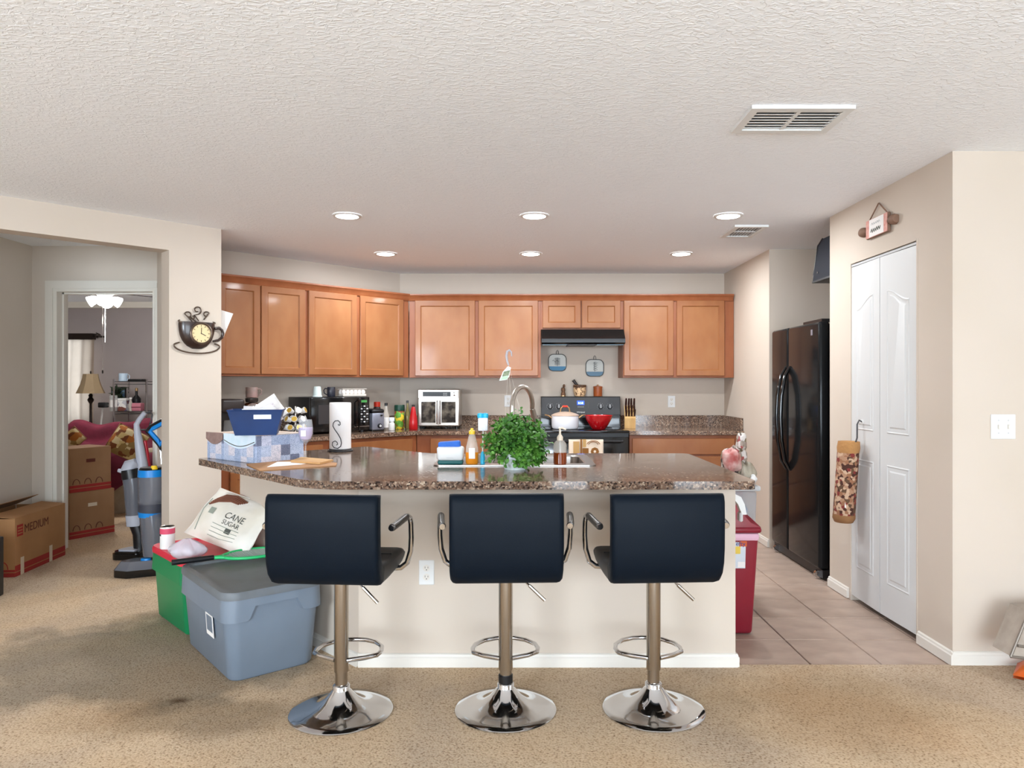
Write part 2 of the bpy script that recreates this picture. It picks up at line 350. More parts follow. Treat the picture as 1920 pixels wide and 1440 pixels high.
# ---- recessed lights
lens_prof = [(0,-.004),(.062,-.006),(.074,-.008)]
labs = {(0,0):'recessed ceiling light above the paper towel roll, front left of six', (0,1):'recessed ceiling light, middle one of the front row', (0,2):'recessed ceiling light beside the small ceiling vent',
        (1,0):'recessed ceiling light nearest the angled cabinets, back row', (1,1):'recessed ceiling light, middle one of the back row', (1,2):'recessed ceiling light, back row, before the rightmost wall cabinets'}
for j, y in enumerate((4.71, 6.07)):
    for i, x in enumerate((-1.12, .105, 1.373)):
        t = thing('recessed_light', labs[(j,i)], 'ceiling light', (x, y, ZC), 0, 'recessed kitchen ceiling lights')
        G().lathe([(.074,-.009),(.092,-.007),(.095,-.0005)], 28, cap=False).build('trim_ring', m_white, t)
        G().lathe([(0,-.0085),(.05,-.0082),(.074,-.0078),(.074,-.001),(0,-.001)], 28).build('lens', m_emit, t)
        l = bpy.data.lights.new('recessed_lamp', 'AREA'); l.shape = 'DISK'; l.size = .14; l.energy = 15; l.color = (.90,.95,1)
        lo = bpy.data.objects.new('recessed_lamp', l); COL.objects.link(lo); lo.location = (0,0,-.02); lo.parent = t

# ---- ceiling vents
def vent(name, label, x0, x1, y0, y1, n, along, split, tilt, wf_):
    t = thing(name, label, 'vent', ((x0+x1)/2, (y0+y1)/2, ZC))
    a, b = (x1-x0)/2, (y1-y0)/2; w = .034
    fr = G()
    for sx in (-1, 1): fr.box(min(sx*a, sx*(a-w)), max(sx*a, sx*(a-w)), -b, b, -.014, 0)
    for sy in (-1, 1): fr.box(-a+w, a-w, min(sy*b, sy*(b-w)), max(sy*b, sy*(b-w)), -.014, 0)
    fr.build('frame', m_white, t)
    G().box(-a+w, a-w, -b+w, b-w, -.0015, -.0005).build('shade_backing', m_black, t)  # black sheet standing in for the shade between the slats
    if split: (G().box(-.008,.008,-b+w,b-w,-.011,-.002) if along == 'x' else G().box(-a+w,a-w,-.008,.008,-.011,-.002)).build('divider', m_white, t)
    L_ = (a if along == 'x' else b)-w; Wd = (b if along == 'x' else a)-w
    spans = [(-L_, -.008), (.008, L_)] if split else [(-L_, L_)]
    for k in range(n):
        c = -Wd+2*Wd*(k+.5)/n
        for (u0, u1) in spans:
            h = Wd/n*wf_
            Mx = TR(0, c, -.0085) @ Matrix.Rotation(tilt, 4, 'X') if along == 'x' else TR(c, 0, -.0085) @ Matrix.Rotation(tilt, 4, 'Y')
            g = G().box(u0, u1, -h, h, -.0008, .0008, Mx) if along == 'x' else G().box(-h, h, u0, u1, -.0008, .0008, Mx)
            g.build('slat', m_white, t)
    return t
vent('ceiling_vent', 'large white ceiling vent with two rows of long slats', .926, 1.338, 2.854, 3.135, 7, 'x', True, D(10), .62)
vent('ceiling_vent', 'small white ceiling vent with dark gaps near the recessed lights', 1.50, 1.735, 4.99, 5.36, 8, 'y', True, D(6), .26)

# ================================================================ cabinets
K = Vector((-1.179, 7.17, 0)); RL = D(45)
def s_at(px, d):
    r = (px-CX)/F
    return (K.x+S2*d-r*(K.y-S2*d))/(S2*(1-r))
def lr(s, d, z=0):            # point on the angled run: s along the wall from the corner, d out of the wall
    return Vector((K.x+S2*d-S2*s, K.y-S2*d-S2*s, z))
def door(parent, x0, x1, z0, z1, yf, name='door', fw=.052, th=.019):
    """framed door, front face at local y = yf-th, recessed flat panel as sub-part"""
    g = G()
    o_ = [(x0,z0),(x1,z0),(x1,z1),(x0,z1)]; i_ = [(x0+fw,z0+fw),(x1-fw,z0+fw),(x1-fw,z1-fw),(x0+fw,z1-fw)]
    e = .004
    oe = [(x0+e,z0+e),(x1-e,z0+e),(x1-e,z1-e),(x0+e,z1-e)]
    q = .009
    i2 = [(x0+fw+q,z0+fw+q),(x1-fw-q,z0+fw+q),(x1-fw-q,z1-fw-q),(x0+fw+q,z1-fw-q)]
    ring = lambda p, y: [(a, y, b) for a, b in p]
    g.loft([ring(o_, yf), ring(o_, yf-th+e), ring(oe, yf-th), ring(i_, yf-th), ring(i2, yf-th+.010), ring(i2, yf)], caps=False)
    d = g.build(name, m_wood, parent, sharp=20)
    G().box(x0+fw+.006, x1-fw-.006, yf-th+.0095, yf-.001, z0+fw+.006, z1-fw-.006).build('panel', m_wood2, d)
    return d
def drawer(parent, x0, x1, z0, z1, yf):
    return G().rbox(x0, x1, yf-.02, yf, z0, z1, .004, 1).build('drawer_front', m_wood, parent)
ZU0, ZU1 = 1.401, 2.145
def upper(label, x0, x1, z0, z1, doors, loc=(0,7.17,0), rz=0, depth=.33, dz=(.016,.012)):
    t = thing('wall_cabinet', label, 'cabinet', loc, rz)
    G().box(x0, x1, -depth, -.001, z0, z1).build('body', m_wood3, t)
    for (a, b) in doors: door(t, a, b, z0+dz[0], z1-dz[1], -depth)
    return t
YF = 6.82
bx_ = lambda px, Y=YF: (px-CX)*Y/F
upper('wall cabinet with two doors left of the range hood', -1.036, .2118, ZU0, ZU1, [(bx_(778), bx_(890.5)), (bx_(897), bx_(1009))])
upper('short wall cabinet with two small doors above the range hood', .2128, .992, 1.856, ZU1, [(bx_(1017.5), bx_(1089)), (bx_(1091), bx_(1163.5))], dz=(.014,.012))
upper('wall cabinet with two doors against the right kitchen wall', .993, 2.045, ZU0, ZU1, [(bx_(1170), bx_(1263)), (bx_(1269), bx_(1359))])
ls = lambda px: -s_at(px, .349)
upper('wall cabinet on the angled wall, two doors next to the kitchen corner', -1.115, -.140, ZU0, ZU1, [(ls(579.5), ls(670)), (ls(676), ls(757))], K, RL)
upper('wall cabinet on the angled wall, nearest the cup clock', -2.09, -1.116, ZU0, ZU1, [(ls(410), ls(488.5)), (ls(490.5), ls(573))], K, RL)
# crown moulding along the cabinet tops
def crown(name, pts, closeend=None):
    prof = [(0,2.128),(.012,2.128),(.020,2.142),(.022,2.150),(.040,2.172),(.046,2.178),(.046,2.190),(0,2.190)]
    rings = []
    for (p, n) in pts:
        p = Vector(p); n = Vector(n)
        rings.append([(p.x+n.x*t, p.y+n.y*t, z) for t, z in prof])
    return struct(name, G().loft(rings), m_wood3)
tq = math.tan(D(22.5))
cA = lr(2.10, .332); cB = lr(.332*tq, .332)
crown('trim_4', [((cA.x,cA.y), (S2,-S2)), ((cB.x,cB.y), (tq,-1)), ((2.035,6.838), (0,-1))])

# ---- base cabinets
ZB = .872
def base(label, x0, x1, loc, rz, fronts, depth=.61, toe=True):
    t = thing('base_cabinet', label, 'cabinet', loc, rz)
    G().box(x0, x1, -depth, -.002, .10, ZB).box(x0, x1, -depth+.07, -.002, 0.001, .10).build('body', m_wood3, t)
    for (kind, a, b, z0, z1) in fronts:
        (drawer if kind == 'd' else door)(t, a, b, z0, z1, -depth)
    return t
base('base cabinet on the angled wall, drawer seen right of the paper towel', -1.18, -.258, K, RL, [('d',-1.15,-.31,.70,.845), ('o',-1.15,-.735,.125,.68), ('o',-.725,-.31,.125,.68)])
base('base cabinet glimpsed between the column and the peninsula', -2.10, -1.182, K, RL, [('d',-1.975,-1.21,.70,.845), ('o',-1.975,-1.60,.125,.68), ('o',-1.59,-1.21,.125,.68)])
base('base cabinet under the toaster oven, left of the range', -.925, .214, (0,7.17,0), 0, [('d',-.80,.185,.70,.845), ('o',-.80,-.312,.125,.68), ('o',-.303,.185,.125,.68)])
base('base cabinet with wide drawers right of the range', 1.012, 2.045, (0,7.17,0), 0, [('d',1.035,1.965,.70,.845), ('d',1.035,1.965,.42,.68), ('d',1.035,1.965,.125,.40)])
base('straight sink cabinet behind the peninsula wall', -1.02, .62, (0,3.507,0), math.pi, [('o',-1.0,-.62,.12,.84), ('o',-.60,-.20,.12,.84), ('o',-.18,.22,.12,.84), ('o',.24,.60,.12,.84)], depth=.80)
base('angled end cabinet of the peninsula', .05, 1.15, (-.7,3.515,0), D(135), [], depth=.80) if False else None
def rounded(poly, rads, seg=6):
    out = []; n = len(poly)
    for i, p in enumerate(poly):
        r = rads[i]
        P = Vector(p); A = Vector(poly[i-1])-P; B = Vector(poly[(i+1) % n])-P
        if r <= 0: out.append(tuple(P)); continue
        a, b = A.normalized(), B.normalized()
        half = a.angle(b)/2; d = min(r/math.tan(half), A.length*.49, B.length*.49); r = d*math.tan(half)
        c = P+(a+b).normalized()*(r/math.sin(half)); v0 = P+a*d-c; v1 = P+b*d-c
        for k in range(seg+1):
            q = v0.lerp(v1, k/seg).normalized()*r; out.append((c.x+q.x, c.y+q.y))
    return out
ZT0, ZT = .878, .914
def slab_holed(outer, inner, z0, z1):
    bm = bmesh.new()
    def loop(pts, z):
        v = [bm.verts.new((p[0], p[1], z)) for p in pts]
        return v, [bm.edges.new((v[i], v[(i+1) % len(v)])) for i in range(len(v))]
    for z in (z0, z1):
        _, e1 = loop(outer, z); e = e1
        if inner: _, e2 = loop(inner, z); e = e1+e2
        bmesh.ops.triangle_fill(bm, edges=e, use_beauty=True)
    g = G(); bm.verts.index_update()
    g.add([v.co.copy() for v in bm.verts], [[v.index for v in f.verts] for f in bm.faces]); bm.free()
    for pts in (outer, inner) if inner else (outer,):
        n = len(pts)
        g.add([(p[0],p[1],z0) for p in pts]+[(p[0],p[1],z1) for p in pts], [(i, (i+1) % n, n+(i+1) % n, n+i) for i in range(n)])
    return g
pen = rounded([(1.032,3.11),(-.905,3.11),(-1.825,4.09),(-1.035,4.88),(-.545,4.39),(1.032,4.39)], [.035,.35,.03,.03,.2,.05])
sink_hole = rounded([(-.40,3.76),(.36,3.76),(.36,4.20),(-.40,4.20)], [.03]*4)
slab_holed(pen, sink_hole, ZT0, ZT).build('countertop', m_granite, label='brown granite countertop on the bent peninsula', cat='countertop', sharp=30)
lc = [(-2.2155+.004,5.2285+.0),(-.914,6.53),(.214,6.53),(.214,7.168),(-1.178,7.168),(-2.660,5.686)]
ct2 = thing('countertop', 'brown granite countertop in the kitchen corner under the microwave', 'countertop')
G().prism(lc, ZT0, ZT).build('slab', m_granite, ct2)
b0, b1, b2, b3 = lr(2.09,.001), lr(.0004,.001), lr(.0087,.021), lr(2.09,.021)
G().prism([(b0.x,b0.y),(b1.x,b1.y),(.214,7.168),(.214,7.148),(b2.x+.003,7.148),(b3.x,b3.y)], ZT+.0005, 1.03).build('backsplash', m_granite, ct2)
ct3 = thing('countertop', 'brown granite countertop right of the range by the wall', 'countertop')
G().box(1.006,2.046,6.53,7.168,ZT0,ZT).build('slab', m_granite, ct3)
G().box(1.006,2.024,7.148,7.168,ZT+.0005,1.03).box(2.024,2.046,6.56,7.168,ZT+.0005,1.03).build('backsplash', m_granite, ct3)
# angled body under the left end of the peninsula
ec = thing('base_cabinet', 'angled end cabinet under the left end of the peninsula', 'cabinet')
G().prism([(-.69,3.515),(-1.575,4.395),(-1.05,4.84),(-.64,4.36)], .002, ZB).build('body', m_wood3, ec)

# ---- outlets and switch plates
def plate(name, label, cat, loc, rz, w, h, kind):
    t = thing(name, label, cat, loc, rz)
    G().rbox(-w/2, w/2, -.006, 0, -h/2, h/2, .0025, 1).build('cover_plate', m_white, t)
    if kind == 'outlet':
        for dz in (.021, -.021):
            s = G().lathe([(0,.0),(.0165,.0),(.0165,.0015),(0,.0015)], 18, M=TR(0,-.0058,dz) @ Matrix.Rotation(math.pi/2,4,'X')).build('socket', m_trim, t)
            G().box(-.0075,-.0055,-.008,-.0072,dz-.001,dz+.008).box(.0055,.0075,-.008,-.0072,dz-.001,dz+.007).lathe([(0,0),(.0025,0),(.0025,.0008),(0,.0008)], 8, M=TR(0,-.0072,dz-.008) @ Matrix.Rotation(math.pi/2,4,'X')).build('slot', m_dk, s)
    else:
        for dx in (-.023, .023):
            s = G().rbox(dx-.005, dx+.005, -.015, -.005, -.011, .011, .002, 1).build('toggle', m_trim, t)
            G().lathe([(0,0),(.0035,0),(.0035,.001),(0,.001)], 8, M=TR(dx,-.006,.03) @ Matrix.Rotation(math.pi/2,4,'X')).lathe([(0,0),(.0035,0),(.0035,.001),(0,.001)], 8, M=TR(dx,-.006,-.03) @ Matrix.Rotation(math.pi/2,4,'X')).build('screw', m_ltgrey, t)
    return t
p = at(800,1073,3.39); plate('wall_outlet', 'white outlet low on the peninsula wall between two stools', 'outlet', p, 0, .072, .116, 'outlet')
p = at(1259,753,7.17); plate('wall_outlet', 'white outlet on the back wall right of the knife block', 'outlet', p, 0, .072, .116, 'outlet')
p = at(953,752,7.17); plate('wall_outlet', 'white outlet on the back wall behind the faucet', 'outlet', p, 0, .078, .116, 'outlet')
p = at(1880,800,3.416); plate('light_switch', 'white double light switch on the right wall', 'light switch', p, 0, .117, .117, 'switch')
# ================================================================ bar stools
def make_stool():
    t = thing('bar_stool', 'x', 'bar stool', (0,0,.006), 0, 'black bar stools at the peninsula')
    G().lathe([(0,.0),(.205,.0),(.207,.004),(.203,.008),(.17,.012),(.13,.02),(.095,.034),(.066,.056),(.046,.078),(.037,.09),(.034,.094),(.034,.108),(.030,.112),(0,.112)], 48).build('base', m_chrome, t, sharp=50)
    G().lathe([(.0245,.105),(.0245,.18)], 24).build('lower_pole', m_chromed, t)
    G().lathe([(.0245,.163),(.0285,.164),(.029,.168),(.029,.57),(0,.57)], 28).build('pole', m_chromed, t)
    # D shaped foot rest reaching towards the wall
    pts = [(-.024,-.010),(-.09,.022),(-.132,.058),(-.138,.10),(-.128,.15),(-.09,.20),(-.04,.226),(0,.23),(.04,.226),(.09,.20),(.128,.15),(.138,.10),(.132,.058),(.09,.022),(.024,-.010)]
    G().tube([(x,y,.212) for x,y in pts], .0095, 10).build('foot_rest', m_chrome, t, sharp=60)
    G().tube([(.045,-.02,.565),(.068,-.02,.545),(.085,-.02,.52),(.155,-.03,.455)], .0045, 8).build('lever', m_chrome, t)
    g = G().tube([(.095,-.021,.511),(.158,-.0305,.4525)], .007, 10); g.build('lever_grip', m_chromed, t)
    G().box(-.09,.09,-.09,.09,.556,.57).build('seat_plate', m_black, t)
    # backrest: padded slab curving under into the seat; extruded across with soft edges
    def shell(outer, inner, w, r=.022):
        prof = outer+inner[::-1]
        c = Vector((sum(p[0] for p in prof)/len(prof), sum(p[1] for p in prof)/len(prof)))
        nn = len(outer)
        def ins(k):
            o2 = []; i2 = []
            for (a, b) in zip(outer, inner):
                A, B = Vector(a), Vector(b); m_ = (A+B)/2
                o2.append(m_+(A-m_)*k); i2.append(m_+(B-m_)*k)
            return o2+i2[::-1]
        rings = []
        for x, k in ((-w/2,.45),(-w/2+r*.12,.72),(-w/2+r*.45,.92),(-w/2+r,1),(w/2-r,1),(w/2-r*.45,.92),(w/2-r*.12,.72),(w/2,.45)):
            rings.append([(x, p.x, p.y) for p in ins(k)])
        return G().loft(rings)
    zf = lambda L: [(y, .914+(z-.914)*1.075) for y, z in L]
    outer = [(-.205,.912),(-.226,.915),(-.243,.907),(-.252,.885),(-.254,.80),(-.252,.72),(-.244,.665),(-.228,.625),(-.20,.597),(-.165,.585)]
    inner = [(-.200,.908),(-.194,.900),(-.190,.890),(-.187,.875),(-.186,.80),(-.184,.735),(-.178,.70),(-.168,.68),(-.155,.668),(-.14,.662)]
    shell(zf(outer), zf(inner), .432).build('backrest', m_leather, t, sharp=50)
    o2 = [(-.16,.585),(-.05,.582),(.08,.584),(.16,.59),(.195,.602),(.208,.62)]
    i2 = [(-.145,.662),(-.05,.655),(.08,.655),(.15,.655),(.18,.648),(.198,.632)]
    st = shell(zf(o2), zf(i2), .43).build('seat', m_leather2, t, sharp=50)
    G().tube([(-.2,.03,.6365),(.2,.03,.6365)], .0025, 6).build('seam', m_black, st)
    for s in (-1, 1):
        arm = [(s*.17,.085,.562),(s*.225,.085,.566),(s*.252,.082,.588),(s*.268,.078,.64),(s*.272,.07,.70),(s*.272,.064,.755),(s*.270,.052,.78),(s*.266,.03,.79),(s*.262,-.02,.789),(s*.252,-.13,.782),(s*.246,-.165,.779)]
        a = G().tube(arm, .0115, 12).build('armrest', m_chrome, t, sharp=60)
        G().tube([(s*.2635,.012,.7895),(s*.262,-.02,.789),(s*.252,-.13,.782),(s*.2475,-.155,.780)], .0145, 12).build('arm_grip', m_dkgrip, a, sharp=60)
    return t
st = make_stool()
specs = [((-.718,2.92),-4,'black vinyl bar stool on chrome base beside the grey tote'), ((-.052,2.94),2,'black vinyl bar stool, middle one, dark band low on its pole'), ((.552,2.943),3,'black vinyl bar stool nearest the red trash can')]
for i, ((x, y), a, lab) in enumerate(specs):
    o = st if i == 0 else copy_tree(st)
    o.location = (x, y, .006); o.rotation_euler = (0,0,D(a)); o['label'] = lab
    if i == 1: G().lathe([(.0295,.112),(.0295,.142),(.027,.145),(.0245,.145)], 24).build('rubber_band', m_black, o)

# ================================================================ storage totes and what lies on them
def tote(name, label, loc, rz, bl, bw, tl, tw, h, mbody, mlid, full):
    """long axis along local x; base bl x bw, rim tl x tw, height h"""
    t = thing(name, label, 'storage tote', loc, rz)
    def rr(l, w, r, z):
        return [(p[0], p[1], z) for p in rounded([(-l/2,-w/2),(l/2,-w/2),(l/2,w/2),(-l/2,w/2)], [r]*4, 5)]
    g = G()
    k = lambda f: (bl+(tl-bl)*f, bw+(tw-bw)*f)
    zr = h-.135
    g.loft([rr(bl-.02,bw-.02,.05,.0), rr(bl,bw,.055,.012), rr(*k(.7),.06,zr), rr(*k(.85),.06,h-.04)], caps=True)
    g.build('body', mbody, t, sharp=40)
    # skirted upper band that hangs low all round and steps up over the grip of each short end
    def dense(l, w, r):
        pts = rounded([(-l/2,-w/2),(l/2,-w/2),(l/2,w/2),(-l/2,w/2)], [r]*4, 5); out = []
        for i, p in enumerate(pts):
            q = pts[(i+1) % len(pts)]; n = max(1, int((Vector(q)-Vector(p)).length/.012))
            for j in range(n): out.append((p[0]+(q[0]-p[0])*j/n, p[1]+(q[1]-p[1])*j/n))
        return out
    L0, W0 = k(.72)[0]+.03, k(.72)[1]+.03
    dn = dense(L0, W0, .062)
    def zlow(x, y):
        if abs(x) > L0/2-.004: f = min(1, max(0, (.27*W0-abs(y))/.028)); return zr+.002+.062*f
        return zr+.002
    sc_ = lambda f: (1+(tl+.006-L0)/L0*f, 1+(tw+.006-W0)/W0*f)
    low = [(x, y, zlow(x,y)) for x, y in dn]; top = [(x*sc_(1)[0], y*sc_(1)[1], h-.03) for x, y in dn]; inn = [(x*.93, y*.90, zlow(x,y)+.004) for x, y in dn]
    G().loft([inn, low, top], caps=False).build('rim_band', mbody, t, sharp=40)
    lid = G().loft([rr(tl+.018,tw+.018,.075,h-.035), rr(tl+.02,tw+.02,.075,h-.012), rr(tl+.008,tw+.008,.07,h), rr(tl-.05,tw-.05,.055,h), rr(tl-.065,tw-.065,.05,h-.012)], caps=True)
    lo = lid.build('lid', mlid, t, sharp=40)
    return t
m_tgrey = mat('tote_grey', (118,130,144), .42, c2=(110,122,136), scale=3, bump=.02, bscale=200)
m_tlid = mat('tote_lid_grey', (108,114,120), .5, c2=(96,98,98), scale=4)
m_tgreen = mat('tote_green', (18,128,78), .42); m_tred = mat('tote_lid_red', (206,46,66), .42)
gn, gr_, gl = onz(437,1288), onz(592,1246), onz(352,1207)
ax = (gl-gn).normalized(); ang = math.atan2(-ax.y, -ax.x)       # +x end faces the camera
ctr = (gr_+gl)/2; ctr.z = .007
gt = tote('storage_tote', 'grey plastic tote with lid standing beside the leftmost stool', ctr, ang, .655, .395, .70, .455, .405, m_tgrey, m_tlid, True)
G().box(-.052,.052,-.0012,0,-.052,.052, TR(.12,-.2235,.215) @ Matrix.Rotation(D(4),4,'X')).build('sticker', m_paper, gt)
G().box(-.040,.040,-.002,-.0012,-.030,.044, TR(.12,-.2235,.215) @ Matrix.Rotation(D(4),4,'X')).build('sticker_print', m_tgrey, gt)
n1 = onz(349,1199)
la = Vector((-.68,.73,0)).normalized(); sa = Vector((.73,.68,0)).normalized()
ang2 = math.atan2(-la.y, -la.x)
c2 = n1+la*.27+sa*.175; c2.z = .007
tote('storage_tote', 'green plastic tote with red lid behind the grey tote', c2, ang2, .52, .33, .56, .375, .405, m_tgreen, m_tred, False)
ZL = .412
# bag of cane sugar leaning back on the green tote
m_bag = mat('sugar_bag', (226,220,206), .45, c2=(238,234,226), scale=6, bump=.35, bscale=9, bdist=.03)
m_brown = mat('brown_print', (112,66,48), .7); m_inkg = mat('grey_print', (84,86,80), .7); m_sage = mat('sage_print', (150,158,146), .7)
sb = thing('sugar_bag', 'white bag of cane sugar slumped on the red tote lid', 'bag', (-1.735,4.0,ZL+.012), D(-20))
def pillow(u, v, w, h, t, side, wob=0):
    x = (u-.5)*w; z = v*h
    e = max(0, (1-abs(2*u-1)**3.2))*max(0, (1-abs(2*v-1)**3.2))
    return (x+.008*math.sin(9*v), side*t*(e**.55)+wob*math.sin(7*u+5*v)*.006, z)
Msb = TR(.0,.03,.0) @ Matrix.Rotation(D(-42),4,'X') @ Matrix.Rotation(D(13),4,'Y') @ TR(0,0,.02)
bg = G()
BW, BH, BT = .50, .32, .05
bg.grid(lambda u,v: pillow(u,v,BW,BH,BT,-1,1), 20, 16, Msb); bg.grid(lambda u,v: pillow(u,v,BW,BH,BT*.4,1), 20, 16, Msb)
bgo = bg.build('pouch', m_bag, sb, sharp=60)
bgo.data.materials.clear(); bgo.data.materials.append(m_bag)
def on_bag(u, v, lift=.004): p = pillow(u,v,BW,BH,BT,-1,1); return Msb @ Vector((p[0], p[1]-lift, p[2]))
for k in range(5):
    G().tube([on_bag(.16+.01*k,.60+.03*k), on_bag(.26,.70+.04*k), on_bag(.40,.78+.035*k), on_bag(.52+.02*k,.78+.02*k)], .006, 6).build('vanilla_pod_print', m_brown, sb)
for txt, u, v, sz in (('CANE', .50, .46, .055), ('SUGAR', .52, .34, .04)):
    o = textmesh(txt, sz, m_inkg, 'lettering', sb, Matrix(), ext=0)
    for vv in o.data.vertices:
        q = on_bag(u+vv.co.x/BW, min(.95, v+vv.co.y/BH), .003); vv.co = q
G().grid(lambda u,v: on_bag(.24+.09*u,.44+.12*v,.003), 3, 3).build('seal_print', m_sage, sb)
G().grid(lambda u,v: on_bag(.62+.08*u,.20+.09*v,.003), 3, 3).build('seal_print', m_inkg, sb)
G().tube([on_bag(.12,.72),on_bag(.115,.5),on_bag(.13,.3),on_bag(.16,.1)], .0025, 5).build('border_print', m_sage, sb)
for k in range(4): G().tube([on_bag(.4,.30-.07*k),on_bag(.6,.29-.07*k),on_bag(.8,.30-.06*k)], .0015, 5).build('border_print', m_sage, sb)
# clear plastic bag and the pink can
m_film = thin('clear_film', (226,226,236), .55, .2, bump=.6, bscale=16, bdist=.03)
can_p = onz(314,1028,ZL)
cn = thing('tin_can', 'white and pink tin can on the red tote lid', 'can', can_p)
G().lathe([(0,0),(.036,0),(.039,.004),(.039,.118),(.036,.122),(0,.122)], 24).build('body', m_white, cn)
m_pink = mat('pink_print', (206,72,100), .5)
G().lathe([(.0395,.085),(.0395,.115)], 24).build('pink_band', m_pink, cn); G().lathe([(.0396,.074),(.0396,.085)], 12, a0=D(190), a1=D(240)).build('black_mark', m_black, cn)
G().lathe([(0,.1225),(.033,.1225),(.036,.126),(.036,.1225)], 24).build('rim', m_steel, cn)
p = onz(352,1045,ZL)
fb = G()
def blob(u, v):
    th = 2*math.pi*u; r = .085*math.sin(math.pi*min(.97,.15+v*.85))**.7*(1+.14*math.sin(5*th+3*v)+.08*math.sin(11*th))
    return (r*math.cos(th)*1.05, r*math.sin(th)*.8, v*.10)
fb.grid(blob, 28, 8); fb.build('plastic_bag', m_film, label='crumpled clear plastic bag beside the sugar bag', cat='bag', loc=(p.x, p.y, ZL), sharp=80)
# bug-zapper racket across both lids
m_rgreen = mat('racket_green', (44,190,112), .4); m_mesh = mat('racket_mesh', (190,206,196), .4, .3)
pa, pb = onz(322,1056,.425), onz(500,1034,.425)
rk = thing('bug_zapper_racket', 'green bug-zapper racket with black handle lying across the totes', 'racket', (pa.x, pa.y, ZL+.004), math.atan2(pb.y-pa.y, pb.x-pa.x))
G().tube([(0,0,.012),(.20,0,.012)], [.015,.0135], 12).build('handle', m_black, rk)
yk = G(); yk.tube([(.19,0,.012),(.23,.01,.010),(.28,.05,.008)], .009, 8).tube([(.19,0,.012),(.23,-.01,.010),(.28,-.05,.008)], .009, 8)
el = [(.40+.155*math.cos(a), .105*math.sin(a), .009) for a in [2*math.pi*k/36 for k in range(36)]]
yk.tube(el, .0085, 8, True).build('frame', m_rgreen, rk, sharp=60)
ms = G()
for k in range(-9, 10):
    y = k*.0105; dx = .155*math.sqrt(max(0,1-(y/.105)**2)); ms.tube([(.40-dx,y,.009),(.40+dx,y,.009)], .0012, 4)
for k in range(-13, 14):
    x = k*.0115; dy = .105*math.sqrt(max(0,1-(x/.155)**2)); ms.tube([(.40+x,-dy,.009),(.40+x,dy,.009)], .0012, 4)
ms.build('wire_mesh', m_mesh, rk, kind='stuff')

# ================================================================ sink, faucet and things on the peninsula
sk = thing('sink', 'stainless steel double sink set into the peninsula', 'sink', (-.02,3.98,ZT))
rim_o = rounded([(-.42,-.29),(.42,-.29),(.42,.27),(-.42,.27)], [.04]*4)
def basin(x0, x1, y0, y1, d):
    r = lambda e, z: [(p[0],p[1],z) for p in rounded([(x0+e,y0+e),(x1-e,y0+e),(x1-e,y1-e),(x0+e,y1-e)], [.05]*4)]
    return r
B1, B2 = basin(-.375,-.02,-.205,.215,.17), basin(.02,.375,-.205,.215,.17)
gk = slab_holed(rim_o, None, .0005, .004) if False else G()
bm = bmesh.new()
def loop(pts):
    v = [bm.verts.new((p[0],p[1],.006)) for p in pts]; return [bm.edges.new((v[i], v[(i+1)%len(v)])) for i in range(len(v))]
ed = loop(rim_o)+loop(B1(0,0))+loop(B2(0,0)); bmesh.ops.triangle_fill(bm, edges=ed, use_beauty=True); bm.verts.index_update()
gk.add([v.co.copy() for v in bm.verts], [[v.index for v in f.verts] for f in bm.faces]); bm.free()
gk.loft([[(p[0],p[1],.0008) for p in rim_o], [(p[0],p[1],.006) for p in rim_o]], caps=False)
m_rim = mat('sink_steel', (158,153,148), .32, 1)
gk.build('rim', m_rim, sk)
for B in (B1, B2):
    bo = G().loft([B(0,.006), B(.006,0), B(.02,-.15), B(.05,-.165)], caps=False)
    pts = B(.05,-.165); bo.add(pts, [tuple(range(len(pts)))]); bo.build('basin', m_rim, sk)
ZR = ZT+.0065
fa = thing('faucet', 'tall brushed steel gooseneck faucet behind the fern', 'faucet', (-.03,3.75,ZR), 0)
G().lathe([(0,0),(.03,0),(.03,.006),(.024,.012),(.022,.05),(.017,.06),(0,.06)], 24).build('base', m_steel, fa)
neck = [(0,0,.05),(-.004,0,.20),(-.002,0,.30)]
for k in range(13):
    a = math.pi-(math.pi*1.06)*k/12; neck.append((.052+.054*math.cos(a), .0+.16*(k/12), .30+.10*math.sin(a)))
G().tube(neck, .0125, 14).build('neck', m_steel, fa, sharp=60)
e = Vector(neck[-1]); G().tube([e, e+Vector((.010,.02,-.04)), e+Vector((.022,.045,-.12))], [.0145,.016,.018], 14).build('spray_head', m_steel, fa)
G().tube([(-.02,0,.045),(-.045,0,.06),(-.06,0,.13)], [.008,.007,.005], 8).build('handle', m_steel, fa)
# sponge holder
p = onz(845,868,ZR); p.y = 3.735; p.x = (845-CX)*3.735/F
sp = thing('sponge_holder', 'white and teal sink caddy holding a blue sponge', 'sponge holder', (p.x,3.735,ZR))
m_blue = mat('sponge_blue', (46,104,196), .7, bump=.3, bscale=120); m_teal = mat('teal', (28,92,92), .5)
G().rbox(-.066,.066,-.035,.035,0,.022,.010,2).build('tray', m_teal, sp)
G().rbox(-.070,.070,-.038,.038,.020,.092,.014,3,taper=.95).build('cup', m_white, sp)
G().rbox(-.056,.058,-.026,.030,.080,.118,.009,2, Matrix.Rotation(D(-4),4,'Y')).build('sponge', m_blue, sp)
for k in range(6): G().box(-.018+.006*k,-.0145+.006*k,-.0395,-.0385,.034,.037).build('lettering', m_ltgrey, sp)
